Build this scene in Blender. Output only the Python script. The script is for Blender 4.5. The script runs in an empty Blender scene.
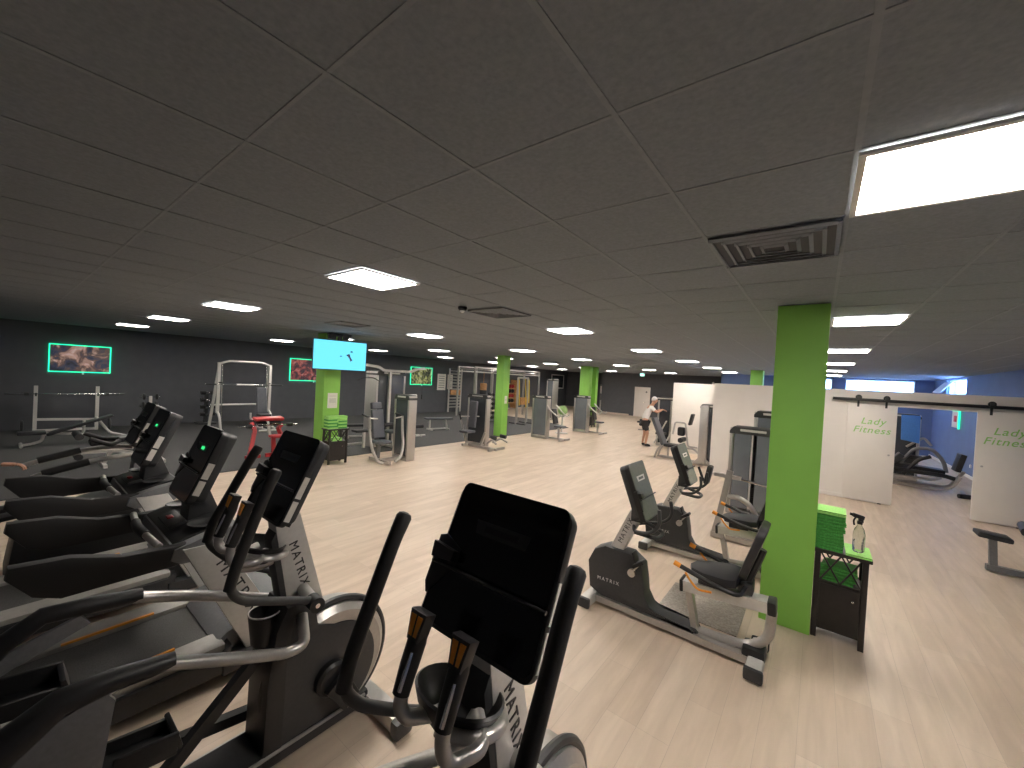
import bpy, bmesh, math, random
from mathutils import Vector, Matrix, Euler
random.seed(7)
PI = math.pi
COL = bpy.context.scene.collection
R = math.radians
CEIL = 2.965

# ------------------------------------------------------------------ materials
def nodes(name):
    m = bpy.data.materials.new(name); m.use_nodes = True
    nt = m.node_tree; nt.nodes.clear()
    out = nt.nodes.new('ShaderNodeOutputMaterial')
    return m, nt, out

def mat(name, col, rough=.5, metal=0., noise=.06, scale=30., bump=0., coat=0., spec=.5, emit=None, estr=0.):
    """Principled surface whose colour is broken up by a little object-space noise."""
    m, nt, out = nodes(name)
    b = nt.nodes.new('ShaderNodeBsdfPrincipled'); nt.links.new(b.outputs[0], out.inputs[0])
    b.inputs['Roughness'].default_value = rough; b.inputs['Metallic'].default_value = metal
    b.inputs['Coat Weight'].default_value = coat; b.inputs['Specular IOR Level'].default_value = spec
    tc = nt.nodes.new('ShaderNodeTexCoord'); n = nt.nodes.new('ShaderNodeTexNoise')
    n.inputs['Scale'].default_value = scale; n.inputs['Detail'].default_value = 3
    nt.links.new(tc.outputs['Object'], n.inputs['Vector'])
    r = nt.nodes.new('ShaderNodeValToRGB')
    lo = [max(0, c*(1-noise)) for c in col]; hi = [min(1, c*(1+noise)) for c in col]
    r.color_ramp.elements[0].color = (*lo, 1); r.color_ramp.elements[1].color = (*hi, 1)
    r.color_ramp.elements[0].position = .3; r.color_ramp.elements[1].position = .7
    nt.links.new(n.outputs['Fac'], r.inputs[0]); nt.links.new(r.outputs[0], b.inputs['Base Color'])
    if bump:
        bp = nt.nodes.new('ShaderNodeBump'); bp.inputs['Strength'].default_value = bump
        nt.links.new(n.outputs['Fac'], bp.inputs['Height']); nt.links.new(bp.outputs[0], b.inputs['Normal'])
    if emit:
        b.inputs['Emission Color'].default_value = (*emit, 1); b.inputs['Emission Strength'].default_value = estr
    return m

def glow(name, col, s):
    m, nt, out = nodes(name)
    e = nt.nodes.new('ShaderNodeEmission'); e.inputs[0].default_value = (*col, 1); e.inputs[1].default_value = s
    nt.links.new(e.outputs[0], out.inputs[0]); return m

def glass(name, col=(1, 1, 1), rough=.02, trans=1.):
    m, nt, out = nodes(name)
    b = nt.nodes.new('ShaderNodeBsdfPrincipled'); nt.links.new(b.outputs[0], out.inputs[0])
    b.inputs['Base Color'].default_value = (*col, 1); b.inputs['Roughness'].default_value = rough
    b.inputs['Transmission Weight'].default_value = trans; b.inputs['IOR'].default_value = 1.3
    return m

def wood_floor():
    m, nt, out = nodes('oak vinyl planks')
    b = nt.nodes.new('ShaderNodeBsdfPrincipled'); nt.links.new(b.outputs[0], out.inputs[0])
    tc = nt.nodes.new('ShaderNodeTexCoord'); mp = nt.nodes.new('ShaderNodeMapping')
    mp.inputs['Rotation'].default_value = (0, 0, PI/2)
    nt.links.new(tc.outputs['Object'], mp.inputs['Vector'])
    br = nt.nodes.new('ShaderNodeTexBrick'); br.offset = .37; br.offset_frequency = 3
    br.inputs['Scale'].default_value = 1; br.inputs['Brick Width'].default_value = 1.25; br.inputs['Row Height'].default_value = .2
    br.inputs['Mortar Size'].default_value = .0012; br.inputs['Bias'].default_value = 0
    br.inputs['Color1'].default_value = (.66, .54, .43, 1); br.inputs['Color2'].default_value = (.59, .47, .365, 1)
    br.inputs['Mortar'].default_value = (.48, .39, .31, 1)
    nt.links.new(mp.outputs[0], br.inputs['Vector'])
    mp2 = nt.nodes.new('ShaderNodeMapping'); mp2.inputs['Scale'].default_value = (9, 1.1, 1)
    nt.links.new(tc.outputs['Object'], mp2.inputs['Vector'])
    n = nt.nodes.new('ShaderNodeTexNoise'); n.inputs['Scale'].default_value = 1.3; n.inputs['Detail'].default_value = 7; n.inputs['Distortion'].default_value = .6
    nt.links.new(mp2.outputs[0], n.inputs['Vector'])
    rp = nt.nodes.new('ShaderNodeValToRGB'); rp.color_ramp.elements[0].position = .32; rp.color_ramp.elements[1].position = .7
    rp.color_ramp.elements[0].color = (.78, .74, .70, 1); rp.color_ramp.elements[1].color = (1.12, 1.12, 1.12, 1)
    nt.links.new(n.outputs['Fac'], rp.inputs[0])
    mx = nt.nodes.new('ShaderNodeMix'); mx.data_type = 'RGBA'; mx.blend_type = 'MULTIPLY'; mx.inputs[0].default_value = .5
    nt.links.new(br.outputs['Color'], mx.inputs[6]); nt.links.new(rp.outputs[0], mx.inputs[7])
    nt.links.new(mx.outputs[2], b.inputs['Base Color'])
    b.inputs['Roughness'].default_value = .42; b.inputs['Specular IOR Level'].default_value = .4
    return m

def poster(name, seed, cols, scale=5.):
    """Printed picture: blotches of colour from procedural noise, lettered nothing."""
    m, nt, out = nodes(name)
    b = nt.nodes.new('ShaderNodeBsdfPrincipled'); nt.links.new(b.outputs[0], out.inputs[0]); b.inputs['Roughness'].default_value = .4
    tc = nt.nodes.new('ShaderNodeTexCoord'); mp = nt.nodes.new('ShaderNodeMapping'); mp.inputs['Location'].default_value = (seed, seed*2, seed*.5)
    nt.links.new(tc.outputs['Object'], mp.inputs['Vector'])
    n = nt.nodes.new('ShaderNodeTexNoise'); n.inputs['Scale'].default_value = scale; n.inputs['Detail'].default_value = 5; n.inputs['Distortion'].default_value = 1.2
    nt.links.new(mp.outputs[0], n.inputs['Vector'])
    r = nt.nodes.new('ShaderNodeValToRGB'); e = r.color_ramp.elements
    e[0].color = (*cols[0], 1); e[0].position = .3; e[1].color = (*cols[-1], 1); e[1].position = .72
    for i, c in enumerate(cols[1:-1]):
        k = e.new(.3+.42*(i+1)/(len(cols)-1)); k.color = (*c, 1)
    nt.links.new(n.outputs['Fac'], r.inputs[0]); nt.links.new(r.outputs[0], b.inputs['Base Color'])
    b.inputs['Emission Strength'].default_value = .25; nt.links.new(r.outputs[0], b.inputs['Emission Color'])
    return m

M = dict(
    wood=wood_floor(),
    rubber=mat('black speckled rubber', (.055, .054, .055), .8, noise=.5, scale=220),
    ceiling=mat('charcoal ceiling tile', (.215, .24, .272), .9, noise=.10, scale=60),
    tbar=mat('charcoal ceiling grid bar', (.245, .27, .30), .85),
    dwall=mat('dark grey wall paint', (.092, .096, .108), .85, noise=.05, scale=4),
    bwall=mat('slate blue grey wall paint', (.13, .19, .36), .8, noise=.04, scale=3),
    wwall=mat('white partition board', (.78, .73, .68), .6, noise=.02, scale=3),
    wdoor=mat('warm white lacquered door', (.80, .745, .69), .45, noise=.02, scale=3),
    base=mat('light wood skirting', (.62, .52, .42), .5),
    green=mat('lime green wall paint', (.26, .57, .095), .6, noise=.03, scale=3),
    black=mat('matt black plastic', (.012, .012, .013), .42, noise=.15, scale=60),
    grip=mat('black rubber grip', (.014, .0135, .014), .6, noise=.2, scale=200, bump=.15),
    gloss=mat('glossy black display', (.006, .006, .007), .16, noise=.02, spec=.35),
    greyscr=mat('grey green display glass', (.22, .235, .20), .25, noise=.05, coat=.5),
    dgrey=mat('dark grey plastic shroud', (.035, .036, .038), .45, noise=.1, scale=50),
    mgrey=mat('mid grey plastic', (.16, .16, .165), .45, noise=.08, scale=50),
    silver=mat('silver powder coated steel', (.46, .44, .42), .32, metal=.65, noise=.04, scale=40),
    pale=mat('pale silver painted steel', (.60, .58, .55), .4, metal=.25, noise=.04, scale=40),
    chrome=mat('chromed steel', (.75, .74, .73), .15, metal=1., noise=.02),
    belt=mat('treadmill running belt', (.085, .083, .08), .75, noise=.25, scale=150, bump=.1),
    sidep=mat('grey foot rail plastic', (.30, .285, .26), .45, noise=.06),
    pad=mat('black vinyl upholstery', (.022, .022, .025), .45, noise=.1, scale=25),
    padgrey=mat('grey vinyl upholstery', (.085, .09, .105), .45, noise=.08, scale=25),
    orange=mat('orange plastic', (.85, .32, .03), .4, noise=.05),
    yellow=mat('yellow strap', (.75, .50, .07), .6, noise=.08),
    red=mat('red painted steel', (.50, .03, .035), .4, noise=.05),
    ink=mat('dark lettering', (.03, .03, .03), .5),
    inkw=mat('light grey lettering', (.55, .55, .54), .5),
    inkg=mat('green lettering', (.30, .60, .16), .6),
    sticker=mat('pale sticker', (.66, .63, .58), .6),
    white=mat('white enamel', (.82, .80, .78), .4),
    paper=mat('white paper', (.80, .76, .70), .7),
    towel=mat('green terry towel', (.08, .36, .07), .95, noise=.35, scale=140, bump=.5),
    towelw=mat('pale green terry towel', (.36, .72, .20), .95, noise=.2, scale=140, bump=.5),
    cab=mat('black brown cabinet lacquer', (.018, .015, .014), .4, noise=.15, scale=20),
    shield=mat('smoked grey machine shield', (.15, .165, .185), .25, noise=.08, scale=3, coat=.4),
    shieldd=mat('dark machine shield', (.05, .057, .068), .25, noise=.08, scale=3, coat=.3),
    plate=mat('chequer plate', (.42, .38, .33), .4, metal=.7, noise=.25, scale=60, bump=.3),
    blue=mat('blue towel fabric', (.07, .22, .60), .8),
    skin=mat('skin', (.60, .33, .22), .5, noise=.06, scale=12),
    hair=mat('white hair', (.70, .68, .66), .8, noise=.15, scale=90),
    hairb=mat('brown hair', (.08, .045, .025), .7, noise=.2, scale=90),
    shirt=mat('white cotton shirt', (.78, .75, .74), .9, noise=.05, scale=20),
    shirtd=mat('navy cotton shirt', (.03, .04, .08), .9, noise=.1, scale=20),
    shorts=mat('dark shorts fabric', (.03, .03, .035), .9, noise=.1, scale=30),
    woodo=mat('orange brown wood', (.50, .25, .10), .5, noise=.2, scale=12),
    ball=mat('green rubber ball', (.30, .48, .18), .5),
    lamp=glow('led panel light', (1., .93, .85), 26.),
    screen=glow('lit cyan tv picture', (.16, .72, 1.), .62),
    led=glow('green led strip', (.02, .95, .42), 1.1),
    exit=glow('lit exit sign face', (.35, .9, .75), 1.6),
    ledtxt=glow('lit green digits', (.05, .9, .25), .5),
    dome=mat('translucent dome', (.75, .75, .75), .2),
    liquid=glass('clear bottle plastic', (.93, .98, .90), .05),
    mirror=mat('mirror glass', (.72, .76, .74), .05, metal=1., noise=.01),
)

# ------------------------------------------------------------------ mesh helpers
def merge(bm, t, Mx=None, mi=0):
    if Mx is not None: bmesh.ops.transform(t, matrix=Mx, verts=t.verts)
    mp = {v: bm.verts.new(v.co) for v in t.verts}
    for f in t.faces:
        try: g = bm.faces.new([mp[v] for v in f.verts]); g.material_index = mi
        except ValueError: pass
    t.free()

def TR(loc, rot=(0, 0, 0)): return Matrix.Translation(Vector(loc)) @ Euler(rot, 'XYZ').to_matrix().to_4x4()

def box(bm, c, s, rot=(0, 0, 0), bev=0., mi=0, seg=2):
    t = bmesh.new(); bmesh.ops.create_cube(t, size=1.)
    bmesh.ops.scale(t, vec=s, verts=t.verts)
    if bev: bmesh.ops.bevel(t, geom=t.edges[:], offset=min(bev, min(s)*.45), segments=seg, affect='EDGES', profile=.6)
    merge(bm, t, TR(c, rot), mi); return bm

def prism(bm, poly, ax, a, b, bev=0., mi=0, Mx=None):
    """polygon in the plane across axis ax, extruded from a to b"""
    t = bmesh.new()
    def P(u, v, w): return {'x': (w, u, v), 'y': (u, w, v), 'z': (u, v, w)}[ax]
    lo = [t.verts.new(P(u, v, a)) for u, v in poly]; hi = [t.verts.new(P(u, v, b)) for u, v in poly]
    n = len(poly); t.faces.new(lo); t.faces.new(hi[::-1])
    for i in range(n): t.faces.new([lo[i], hi[i], hi[(i+1) % n], lo[(i+1) % n]])
    bmesh.ops.recalc_face_normals(t, faces=t.faces)
    if bev:
        ed = [e for e in t.edges if abs((e.verts[0].co-e.verts[1].co)['xyz'.index(ax)]) < 1e-6]
        bmesh.ops.bevel(t, geom=ed, offset=bev, segments=2, affect='EDGES', profile=.6)
    merge(bm, t, Mx, mi); return bm

def rrect(w, h, r, n=5, cx=0, cy=0):
    p = []
    for sx, sy, a0 in ((1, 1, 0), (-1, 1, 90), (-1, -1, 180), (1, -1, 270)):
        for i in range(n+1):
            a = R(a0+90*i/n); p.append((cx+sx*(w/2-r)+r*math.cos(a), cy+sy*(h/2-r)+r*math.sin(a)))
    return p

def circ(cx, cy, r, n=32, a0=0, a1=360):
    full = a1-a0 >= 360; k = n if full else n+1
    return [(cx+r*math.cos(R(a0+(a1-a0)*i/n)), cy+r*math.sin(R(a0+(a1-a0)*i/n))) for i in range(k)]

def fillet(pts, f):
    pts = [Vector(p) for p in pts]
    if not f or len(pts) < 3: return pts
    out = [pts[0]]
    for i in range(1, len(pts)-1):
        a, b, c = pts[i-1], pts[i], pts[i+1]
        d = min(f, (a-b).length*.48, (c-b).length*.48)
        p, q = b+(a-b).normalized()*d, b+(c-b).normalized()*d
        for k in range(6):
            t = k/5; out.append((1-t)**2*p+2*t*(1-t)*b+t*t*q)
    out.append(pts[-1]); return out

def tube(bm, pts, r, seg=10, f=.05, mi=0, r2=None, closed=False, sq=None):
    """round (or oval / square) bar along a path; r may be a list; sq=(w,h) makes a rectangular tube"""
    if isinstance(r, (list, tuple)): path = [Vector(p) for p in pts]; rr = list(r)
    else: path = fillet(pts, f); rr = [r]*len(path)
    n = len(path); rings = []; up = None
    for i, p in enumerate(path):
        if closed: d = path[(i+1) % n]-path[i-1]
        else: d = path[min(i+1, n-1)]-path[max(i-1, 0)]
        d.normalize()
        if up is None:
            up = Vector((0, 0, 1)) if abs(d.z) < .9 else Vector((0, 1, 0))
        s = d.cross(up)
        if s.length < 1e-4: s = d.cross(Vector((1, 0, 0)))
        s.normalize(); up = s.cross(d).normalized()
        ring = []
        if sq:
            for a, b in ((1, 1), (-1, 1), (-1, -1), (1, -1)):
                ring.append(bm.verts.new(p+s*a*sq[0]/2+up*b*sq[1]/2))
        else:
            for k in range(seg):
                a = 2*PI*k/seg; ring.append(bm.verts.new(p+s*math.cos(a)*rr[i]+up*math.sin(a)*(r2*rr[i] if r2 else rr[i])))
        rings.append(ring)
    m = len(rings[0]); rng = range(n) if closed else range(n-1)
    for i in rng:
        A, B = rings[i], rings[(i+1) % n]
        for k in range(m):
            g = bm.faces.new([A[k], A[(k+1) % m], B[(k+1) % m], B[k]]); g.material_index = mi
    if not closed:
        g = bm.faces.new(rings[0][::-1]); g.material_index = mi
        g = bm.faces.new(rings[-1]); g.material_index = mi
    return bm

def cyl(bm, a, b, r, seg=18, mi=0, rb=None):
    return tube(bm, [a, b], [r, r if rb is None else rb], seg=seg, mi=mi)

def lathe(bm, prof, c=(0, 0, 0), seg=24, mi=0, ax='z'):
    rings = []
    for r, h in prof:
        ring = []
        for k in range(seg):
            a = 2*PI*k/seg; u, v = r*math.cos(a), r*math.sin(a)
            co = {'z': (u, v, h), 'y': (u, h, v), 'x': (h, u, v)}[ax]
            ring.append(bm.verts.new(Vector(c)+Vector(co)))
        rings.append(ring)
    for A, B in zip(rings, rings[1:]):
        for k in range(seg):
            g = bm.faces.new([A[k], A[(k+1) % seg], B[(k+1) % seg], B[k]]); g.material_index = mi
    for ring in (rings[0][::-1], rings[-1]):
        g = bm.faces.new(ring); g.material_index = mi
    return bm

def ball(bm, c, r, mi=0, s=(1, 1, 1), seg=16):
    t = bmesh.new(); bmesh.ops.create_uvsphere(t, u_segments=seg, v_segments=max(8, seg*2//3), radius=r)
    bmesh.ops.scale(t, vec=s, verts=t.verts); merge(bm, t, Matrix.Translation(Vector(c)), mi); return bm

def nb(): return bmesh.new()

def finish(me, ms):
    for m in (ms if isinstance(ms, (list, tuple)) else [ms]): me.materials.append(M[m])
    for p in me.polygons: p.use_smooth = True
    me.set_sharp_from_angle(angle=R(38))

def obj(name, bm, ms, parent=None):
    bmesh.ops.recalc_face_normals(bm, faces=bm.faces)
    me = bpy.data.meshes.new(name); bm.to_mesh(me); bm.free(); finish(me, ms)
    o = bpy.data.objects.new(name, me); COL.objects.link(o)
    if parent: o.parent = parent
    return o

def thing(name, label, cat, loc=(0, 0, 0), rz=0., group=None):
    o = bpy.data.objects.new(name, None); COL.objects.link(o)
    o.empty_display_size = .1; o.location = loc; o.rotation_euler = (0, 0, rz)
    return tag(o, label, cat, group)

def tag(o, label, cat, group=None):
    o['label'] = label; o['category'] = cat
    if group: o['group'] = group
    return o

def struct(name, bm, ms, parent=None):
    o = obj(name, bm, ms, parent)
    if parent is None: o['kind'] = 'structure'
    return o

def dup(o, parent=None, loc=None, rz=None, label=None):
    c = o.copy(); COL.objects.link(c)
    if parent is not None: c.parent = parent
    if loc is not None: c.location = loc
    if rz is not None: c.rotation_euler = (0, 0, rz)
    if label: c['label'] = label
    for ch in list(o.children): dup(ch, c)
    return c

def text(name, s, size, m, Mx, parent, shear=0., space=1., ext=.0015, offset=0.):
    cu = bpy.data.curves.new('t', 'FONT'); cu.body = s; cu.size = size; cu.shear = shear; cu.space_character = space
    cu.extrude = ext; cu.align_x = 'CENTER'; cu.align_y = 'CENTER'; cu.offset = offset; cu.space_line = .95
    t = bpy.data.objects.new('t', cu); COL.objects.link(t)
    dg = bpy.context.evaluated_depsgraph_get(); me = bpy.data.meshes.new_from_object(t.evaluated_get(dg))
    bpy.data.objects.remove(t); bpy.data.curves.remove(cu)
    me.name = name; me.materials.clear(); me.materials.append(M[m]); me.transform(Mx)
    o = bpy.data.objects.new(name, me); COL.objects.link(o); o.parent = parent; return o

def basis(o, ex, ey):
    """matrix that lays text's x along ex and its up along ey at point o"""
    ex, ey = Vector(ex).normalized(), Vector(ey).normalized(); ez = ex.cross(ey)
    m = Matrix((ex, ey, ez)).transposed().to_4x4(); m.translation = Vector(o); return m
# ------------------------------------------------------------------ the room
XL, XR, YB, YF, YD = -17., 3.55, -1.6, 27.2, 22.5
GX, GY, GS = .0582, -.0588, .6
b = nb(); box(b, ((XL+XR)/2, 13, -.05), (XR-XL+.4, 34, .1)); struct('floor', b, 'wood')
b = nb(); prism(b, [(XL, YB), (-9.1, YB), (-9.1, 16.2), (-10.2, 17.0), (-12.5, 17.6), (XL, 17.8)], 'z', 0, .012); struct('floor_rubber', b, 'rubber')
b = nb(); box(b, ((XL+XR)/2, 13, CEIL+.06), (XR-XL+.4, 34, .1)); struct('ceiling', b, 'ceiling')
b = nb()
for i in range(-7, 31):
    x = GX-i*GS
    if XL < x < XR: box(b, (x, 13, CEIL+.0092), (.018, 34, .005))
for j in range(-5, 51):
    y = GY+j*GS
    if YB < y < 30: box(b, ((XL+XR)/2, y, CEIL+.0095), (XR-XL+.2, .013, .004))
struct('trim_1', b, 'tbar')
b = nb(); box(b, (XL-.08, 13, CEIL/2), (.16, 34, CEIL+.04)); struct('wall_left', b, 'dwall')
b = nb(); box(b, ((XL+XR)/2, YB-.08, CEIL/2), (XR-XL, .16, CEIL+.04)); struct('wall_back', b, 'dwall')
b = nb(); box(b, (-8.35, YF+.08, CEIL/2), (8.7, .16, CEIL+.04)); box(b, (-12.62, 28.4, CEIL/2), (.16, 2.4, CEIL+.04)); struct('wall_far', b, 'dwall')
b = nb(); box(b, (-14.8, 29.58, CEIL/2), (4.5, .16, CEIL+.04)); struct('wall_alcove', b, 'dwall')
b = nb(); box(b, (-4.0+.08, 24.9, CEIL/2), (.16, 4.6, CEIL+.04)); struct('wall_return', b, 'dwall')
# right wall with one high window, day room back wall with two high windows
def pierced(name, ax, at0, th, lo, hi, holes, m):
    """wall across ax from lo to hi with window holes (a, b, z0, z1)"""
    b = nb(); cur = lo
    def seg(a, c, z0, z1):
        if c-a < 1e-4 or z1-z0 < 1e-4: return
        if ax == 'y': box(b, ((a+c)/2, at0+th/2, (z0+z1)/2), (c-a, th, z1-z0))
        else: box(b, (at0+th/2, (a+c)/2, (z0+z1)/2), (th, c-a, z1-z0))
    for a, c, z0, z1 in holes:
        seg(cur, a, 0, CEIL+.02); seg(a, c, 0, z0); seg(a, c, z1, CEIL+.02); cur = c
    seg(cur, hi, 0, CEIL+.02); return struct(name, b, m)
H1 = [(-.75, .42, 2.38, 2.93), (.86, 3.02, 2.38, 2.93)]
H2 = [(18.2, 20.6, 2.42, 2.93)]
pierced('wall_window', 'y', YD, .25, -4., XR+.25, H1, 'bwall')
pierced('wall_right', 'x', XR, .25, YB, YD, H2, 'bwall')
def window(k, ax, at0, a, c, z0, z1):
    fr = nb(); t = .04
    def bx(p, q, u, v):
        if ax == 'y': box(fr, ((p+q)/2, at0+.1, (u+v)/2), (q-p, .06, v-u))
        else: box(fr, (at0+.1, (p+q)/2, (u+v)/2), (.06, q-p, v-u))
    bx(a, c, z0, z0+t); bx(a, c, z1-t, z1); bx(a, a+t, z0+t, z1-t); bx(c-t, c, z0+t, z1-t)
    w = struct('window_%d' % k, fr, 'white')
    g = nb()
    if ax == 'y': box(g, ((a+c)/2, at0+.1, (z0+z1)/2), (c-a-2*t, .008, z1-z0-2*t))
    else: box(g, (at0+.1, (a+c)/2, (z0+z1)/2), (.008, c-a-2*t, z1-z0-2*t))
    obj('pane', g, 'liquid', w)
    return w
for k, (a, c, z0, z1) in enumerate(H1): window(k+1, 'y', YD, a, c, z0, z1)
w3 = window(3, 'x', XR, *H2[0])
# open tilted sash of the third window
s = nb(); box(s, (XR-.22, 19.9, 2.66), (.035, 1.1, .46), (0, R(38), 0), .004); obj('sash', s, 'white', w3)

# partitions
b = nb(); box(b, (-3.0, 14.06, 1.155), (1.84, .12, 2.31)); box(b, (-3.86, 18.2, 1.155), (.12, 8.2, 2.31)); struct('wall_partition', b, 'wwall')
b = nb(); box(b, (-2.06, 12.6, 1.155), (.12, 2.86, 2.31)); box(b, (-.46, 11.16, 1.155), (3.32, .12, 2.31))
box(b, (1.78, 11.16, 2.155), (1.16, .12, .31)); box(b, (2.96, 11.16, 1.155), (1.20, .12, 2.31)); struct('wall_lady', b, 'wwall')
b = nb(); box(b, (-.5, 11.09, .04), (3.1, .02, .08), bev=.004); struct('baseboard_lady', b, 'wwall')
b = nb(); box(b, (-14.8, 29.49, .05), (4.3, .02, .1)); box(b, (-12.71, 28.4, .05), (.02, 2.2, .1)); box(b, (-11.6, 27.19, .05), (2.1, .02, .1)); box(b, (XL+.02, 24.2, .05), (.02, 10.5, .1))
struct('baseboard_far', b, 'base')
b = nb(); box(b, (3.53, 16.9, .04), (.03, 11.2, .08)); struct('baseboard_right', b, 'white')

# pillars
def pillar(x0, x1, y0, y1):
    b = nb(); box(b, ((x0+x1)/2, (y0+y1)/2, CEIL/2), (x1-x0, y1-y0, CEIL), bev=.006); return struct('pillar', b, 'green')
pillar(-.35, .04, 4.47, 4.87)
pillar(-9.57, -9.17, 4.64, 5.04)
pillar(-9.44, -9.10, 11.2, 11.56)
pillar(-9.6, -9.1, 17.95, 18.3)
pillar(-9.5, -9.1, 18.75, 19.0)
pillar(-2.1, -1.7, 17.4, 17.85)

# door in the far wall
b = nb(); box(b, (-9.66, 27.16, 1.0), (.96, .05, 2.0), bev=.004); d = struct('door_1', b, 'wdoor')
b = nb(); cyl(b, (-9.42, 27.13, 1.0), (-9.42, 27.08, 1.0), .012); cyl(b, (-9.42, 27.085, 1.0), (-9.54, 27.085, 1.0), .012); obj('handle', b, 'chrome', d)
b = nb(); box(b, (-9.66, 27.17, 1.02), (1.08, .04, 2.06)); box(b, (-9.66, 27.155, .75), (.5, .03, .06)); obj('door_frame', b, 'wdoor', d)
b = nb(); cyl(b, (-9.36, 27.13, 1.72), (-9.36, 27.12, 1.72), .06); obj('room_sign', b, 'mgrey', d)

# sliding doors with rail
def sdoor(n, x0, x1, tx):
    b = nb(); box(b, ((x0+x1)/2, 11.03, 1.02), (x1-x0, .035, 2.0), bev=.004); d = struct('door_%d' % n, b, 'wdoor')
    for t, y in (('Lady', 1.67), ('Fitness', 1.49)):
        text('lettering', t, .185, 'inkg', basis((tx+(.015 if t == 'Lady' else 0), 11.008, y), (1, 0, 0), (0, 0, 1)), d, shear=.28, space=1.12, offset=.001)
    hx = x1-.09 if n == 2 else x0+.09
    b = nb(); cyl(b, (hx, 11.012, 1.02), (hx, 10.99, 1.02), .018); obj('door_pull', b, 'silver', d)
    for x in ((x0+.16, x1-.17) if n == 2 else (x0+.16, x1-.15)):
        b = nb(); box(b, (x, 11.0, 2.07), (.035, .012, .22), bev=.003); cyl(b, (x, 11.0, 2.16), (x, 10.97, 2.16), .052, 20); obj('hanger', b, 'black', d)
        b = nb(); cyl(b, (x, 10.97, 2.16), (x, 10.955, 2.16), .03); obj('roller', b, 'dgrey', d)
    b = nb(); box(b, ((x0+x1)/2+.2, 11.03, .012), (.05, .03, .022)); obj('floor_guide', b, 'black', d)
    return d
sdoor(2, .49, 1.25, .875); sdoor(3, 2.31, 3.05, 2.68)
b = nb(); box(b, (1.72, 11.005, 2.11), (2.98, .016, .06), bev=.002)
for x in (.32, 1.0, 1.72, 1.86, 2.5, 3.1): cyl(b, (x, 11.10, 2.11), (x, 10.99, 2.11), .013)
t = tag(obj('door_rail', b, 'black'), 'black steel sliding rail running across the white partition above both doors', 'rail')

# ------------------------------------------------------------------ ceiling fittings
def led_panel(x, y, label):
    t = thing('ceiling_light', label, 'ceiling light', (x, y, CEIL), 0, 'square ceiling light panels')
    b = nb(); q = .295
    for sx, sy, w, h in ((0, q-.011, 2*q, .022), (0, -q+.011, 2*q, .022), (q-.011, 0, .022, 2*q-.044), (-q+.011, 0, .022, 2*q-.044)): box(b, (sx, sy, -.004), (w, h, .012))
    obj('light_frame', b, 'white', t)
    b = nb(); box(b, (0, 0, -.001), (.546, .546, .006)); obj('diffuser', b, 'lamp', t); return t
LAMPS = {
 (-.5, 3.5): 'large square light panel cut off by the right edge, nearest of all',
 (5.5, 3.5): 'bright square light panel alone above the open floor left of the smoke detector',
 (11.5, 3.5): 'square light panel above the squat frame and dumbbell tower, nearest of the left row',
 (17.5, 3.5): 'middle one of the three slim light panels towards the left wall',
 (23.5, 3.5): 'leftmost light panel, last of its row before the left wall',
 (5.5, 9.5): 'square light panel in the middle of the room ahead of the near aisle',
 (-.5, 9.5): 'light panel just right of the thick near pillar, first behind it',
 (-.5, 15.5): 'light panel right of the near pillar, second behind it',
 (-.5, 21.5): 'light panel right of the near pillar, third behind it',
 (-.5, 27.5): 'light panel right of the near pillar, fourth behind it',
 (11.5, 9.5): 'light panel above the tall cable tower, right of the television',
 (17.5, 9.5): 'light panel half hidden behind the television top edge',
 (23.5, 9.5): 'light panel above the second green lit picture, left of the television',
}
for a in (-.5, 5.5, 11.5, 17.5, 23.5):
    for c in (3.5, 9.5, 15.5, 21.5, 27.5, 33.5, 39.5):
        x, y = GX-a*GS, GY+c*GS
        if a < 6 and c > 34: continue
        lb = LAMPS.get((a, c))
        if not lb:
            row = {-.5: 'in the partition row', 5.5: 'left of the near pillar', 11.5: 'over the open wooden floor', 17.5: 'over the rubber edge', 23.5: 'along the left wall'}[a]
            dist = {15.5: 'third along', 21.5: 'fourth along', 27.5: 'fifth along', 33.5: 'sixth along', 39.5: 'seventh along, nearest the far wall'}[c]
            lb = 'small square light panel %s, %s' % (row, dist)
        led_panel(x, y, lb)
def vent(x, y, label):
    t = thing('ceiling_vent', label, 'vent', (x, y, CEIL), 0, 'ceiling air vents')
    b = nb(); box(b, (0, 0, -.001), (.57, .57, .004)); obj('backing', b, 'dwall', t)
    b = nb()
    for k in range(5):
        q = .285-k*.055; w = .02
        for s in (1, -1):
            box(b, (0, s*(q-w/2), -.012), (2*q, w, .004), (R(28*s), 0, 0)); box(b, (s*(q-w/2), 0, -.012), (w, 2*q, .004), (0, R(-28*s), 0))
    obj('louvre', b, 'tbar', t)
vent(GX-.5*GS, GY+4.5*GS, 'dark square louvred air vent beside the largest light panel')
vent(GX-5.5*GS, GY+6.5*GS, 'dark square air vent behind the smoke detector')
vent(GX-11.5*GS, GY+6.5*GS, 'dark square air vent farther left over the rubber floor')
x, y = -3.42, 3.36
t = thing('smoke_detector', 'small black ceiling detector with a white dome tip', 'detector', (x, y, CEIL))
b = nb(); lathe(b, [(.055, 0), (.055, -.02), (.045, -.04), (.03, -.045)], seg=20); obj('base', b, 'black', t)
b = nb(); ball(b, (0, 0, -.045), .03, s=(1, 1, .8)); obj('sensor', b, 'white', t)
t = thing('exit_sign', 'small lit exit sign high on the far wall beside the white door', 'sign', (-9.1, 25.4, CEIL-.12))
b = nb(); box(b, (0, 0, 0), (.30, .05, .20), bev=.01); cyl(b, (0, 0, .1), (0, 0, .12), .012); obj('housing', b, 'white', t)
b = nb(); box(b, (0, -.028, 0), (.26, .006, .15)); obj('face', b, 'exit', t)
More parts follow.
